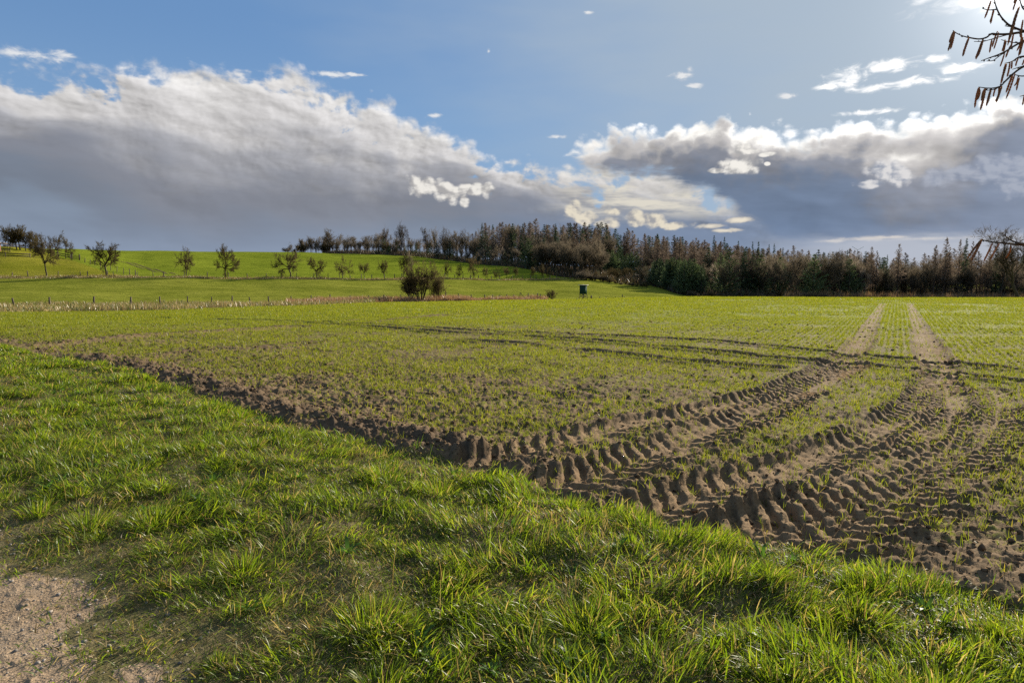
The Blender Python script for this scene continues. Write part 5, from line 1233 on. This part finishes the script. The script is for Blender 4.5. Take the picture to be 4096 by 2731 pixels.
def catkin_mesh(seed):
    rg = np.random.default_rng(seed); n = 16; sd = 8; V = []; b = rg.normal(0, 0.05, 2)
    for k in range(n + 1):
        f = k / n; r = 0.5 * (0.55 + 0.45 * math.sin(min(1, f * 4) * math.pi / 2)) * (1 - max(0, f - 0.86) / 0.14 * 0.75)
        for j in range(sd):
            a = 2 * math.pi * (j + 0.5 * (k % 2)) / sd; q = r * (1 + 0.20 * (1 if (j + k) % 2 else -1)) * rg.uniform(0.9, 1.1)
            V.append((q * math.cos(a) + b[0] * math.sin(f * 3) * 6, q * math.sin(a) + b[1] * math.sin(f * 3) * 6, -f))
    F = [[k * sd + j, k * sd + (j + 1) % sd, (k + 1) * sd + (j + 1) % sd, (k + 1) * sd + j] for k in range(n) for j in range(sd)]
    o = link('catkin', V, np.array(F), MAT['catkin']); me = o.data; bpy.data.objects.remove(o); return me
CM = [catkin_mesh(k) for k in range(5)]
for (a, b, big) in CK:
    d = 1.62 if big == 2 else U + RNG.uniform(-0.09, 0.05); A = at(*a, d); Bp = at(*b, d + RNG.uniform(-0.015, 0.015)); v = Bp - A; L = np.linalg.norm(v)
    o = bpy.data.objects.new('catkin', CM[RNG.integers(5)]); COL.objects.link(o); o.parent = hz; o.location = Vector(A - H0v)
    o.rotation_mode = 'QUATERNION'; o.rotation_quaternion = Vector(v).to_track_quat('-Z', 'Y'); r = 0.0036 if big == 2 else (0.0050 if big else 0.0041); o.scale = (r, r, L)
# wheel ruts up the green hillside
TR = [(470, 1043), (530, 1053), (600, 1071), (650, 1084), (705, 1099)]
for off, wdt in ((-0.9, 0.55), (0.9, 0.55)):
    pp = []
    for a, b in zip(TR[:-1], TR[1:]):
        for f in np.linspace(0, 1, 12, endpoint=False):
            q = np.array(a) * (1 - f) + np.array(b) * f; dq = depth_at(q[0], q[1], 172, 300); pp.append((U_OF(q[0]) * dq, dq))
    pp = np.array(pp); dv = np.gradient(pp, axis=0); nv = np.stack([-dv[:, 1], dv[:, 0]], 1) / np.hypot(*dv.T)[:, None]
    wj = wdt * RNG.uniform(0.5, 1.2, len(pp))[:, None]
    E = [pp + nv * (off - wj / 2), pp + nv * (off + wj / 2)]; V = np.array([(x, y, ground_z(x, y) + 0.07) for e in E for x, y in e]); n = len(pp); i = np.arange(n - 1)
    if off < 0: MAT['rut'] = mat('rut_soil', m_plain, c=(0.13, 0.10, 0.055), rough=1.0, var=0.3, spec=0.0)
    setp(link('path', V, np.stack([i, i + 1, i + n + 1, i + n], 1), MAT['rut']), 'pale wheel rut running up the green hillside', 'path', kind='structure')
# distant wind turbine just above the right tree tops
t = thing('wind_turbine', 'faint distant wind turbine mast above the tree tops', 'wind turbine', (U_OF(3412) * 3500, 3500, CAM_H + vslope(1030) * 3500 - 60))
MAT['turb'] = mat('turbine_paint', m_plain, c=(0.45, 0.47, 0.50)); W = Wood(); W.tube(0, [np.array([0, 0, 0]), np.array([0, 0, 60]), np.array([0, 0, 98.0])], [2.4, 1.8, 1.2], 8); o = bpy.data.objects.new('mast', W.mesh(0, 'mast', MAT['turb'])); COL.objects.link(o); o.parent = t
for a in (0.5, 2.6, 4.7): 
    Boxes().bar((0, -3, 98), (34 * math.cos(a), -3, 98 + 34 * math.sin(a)), 0.5, 1.6).build('blade', MAT['turb'], t)
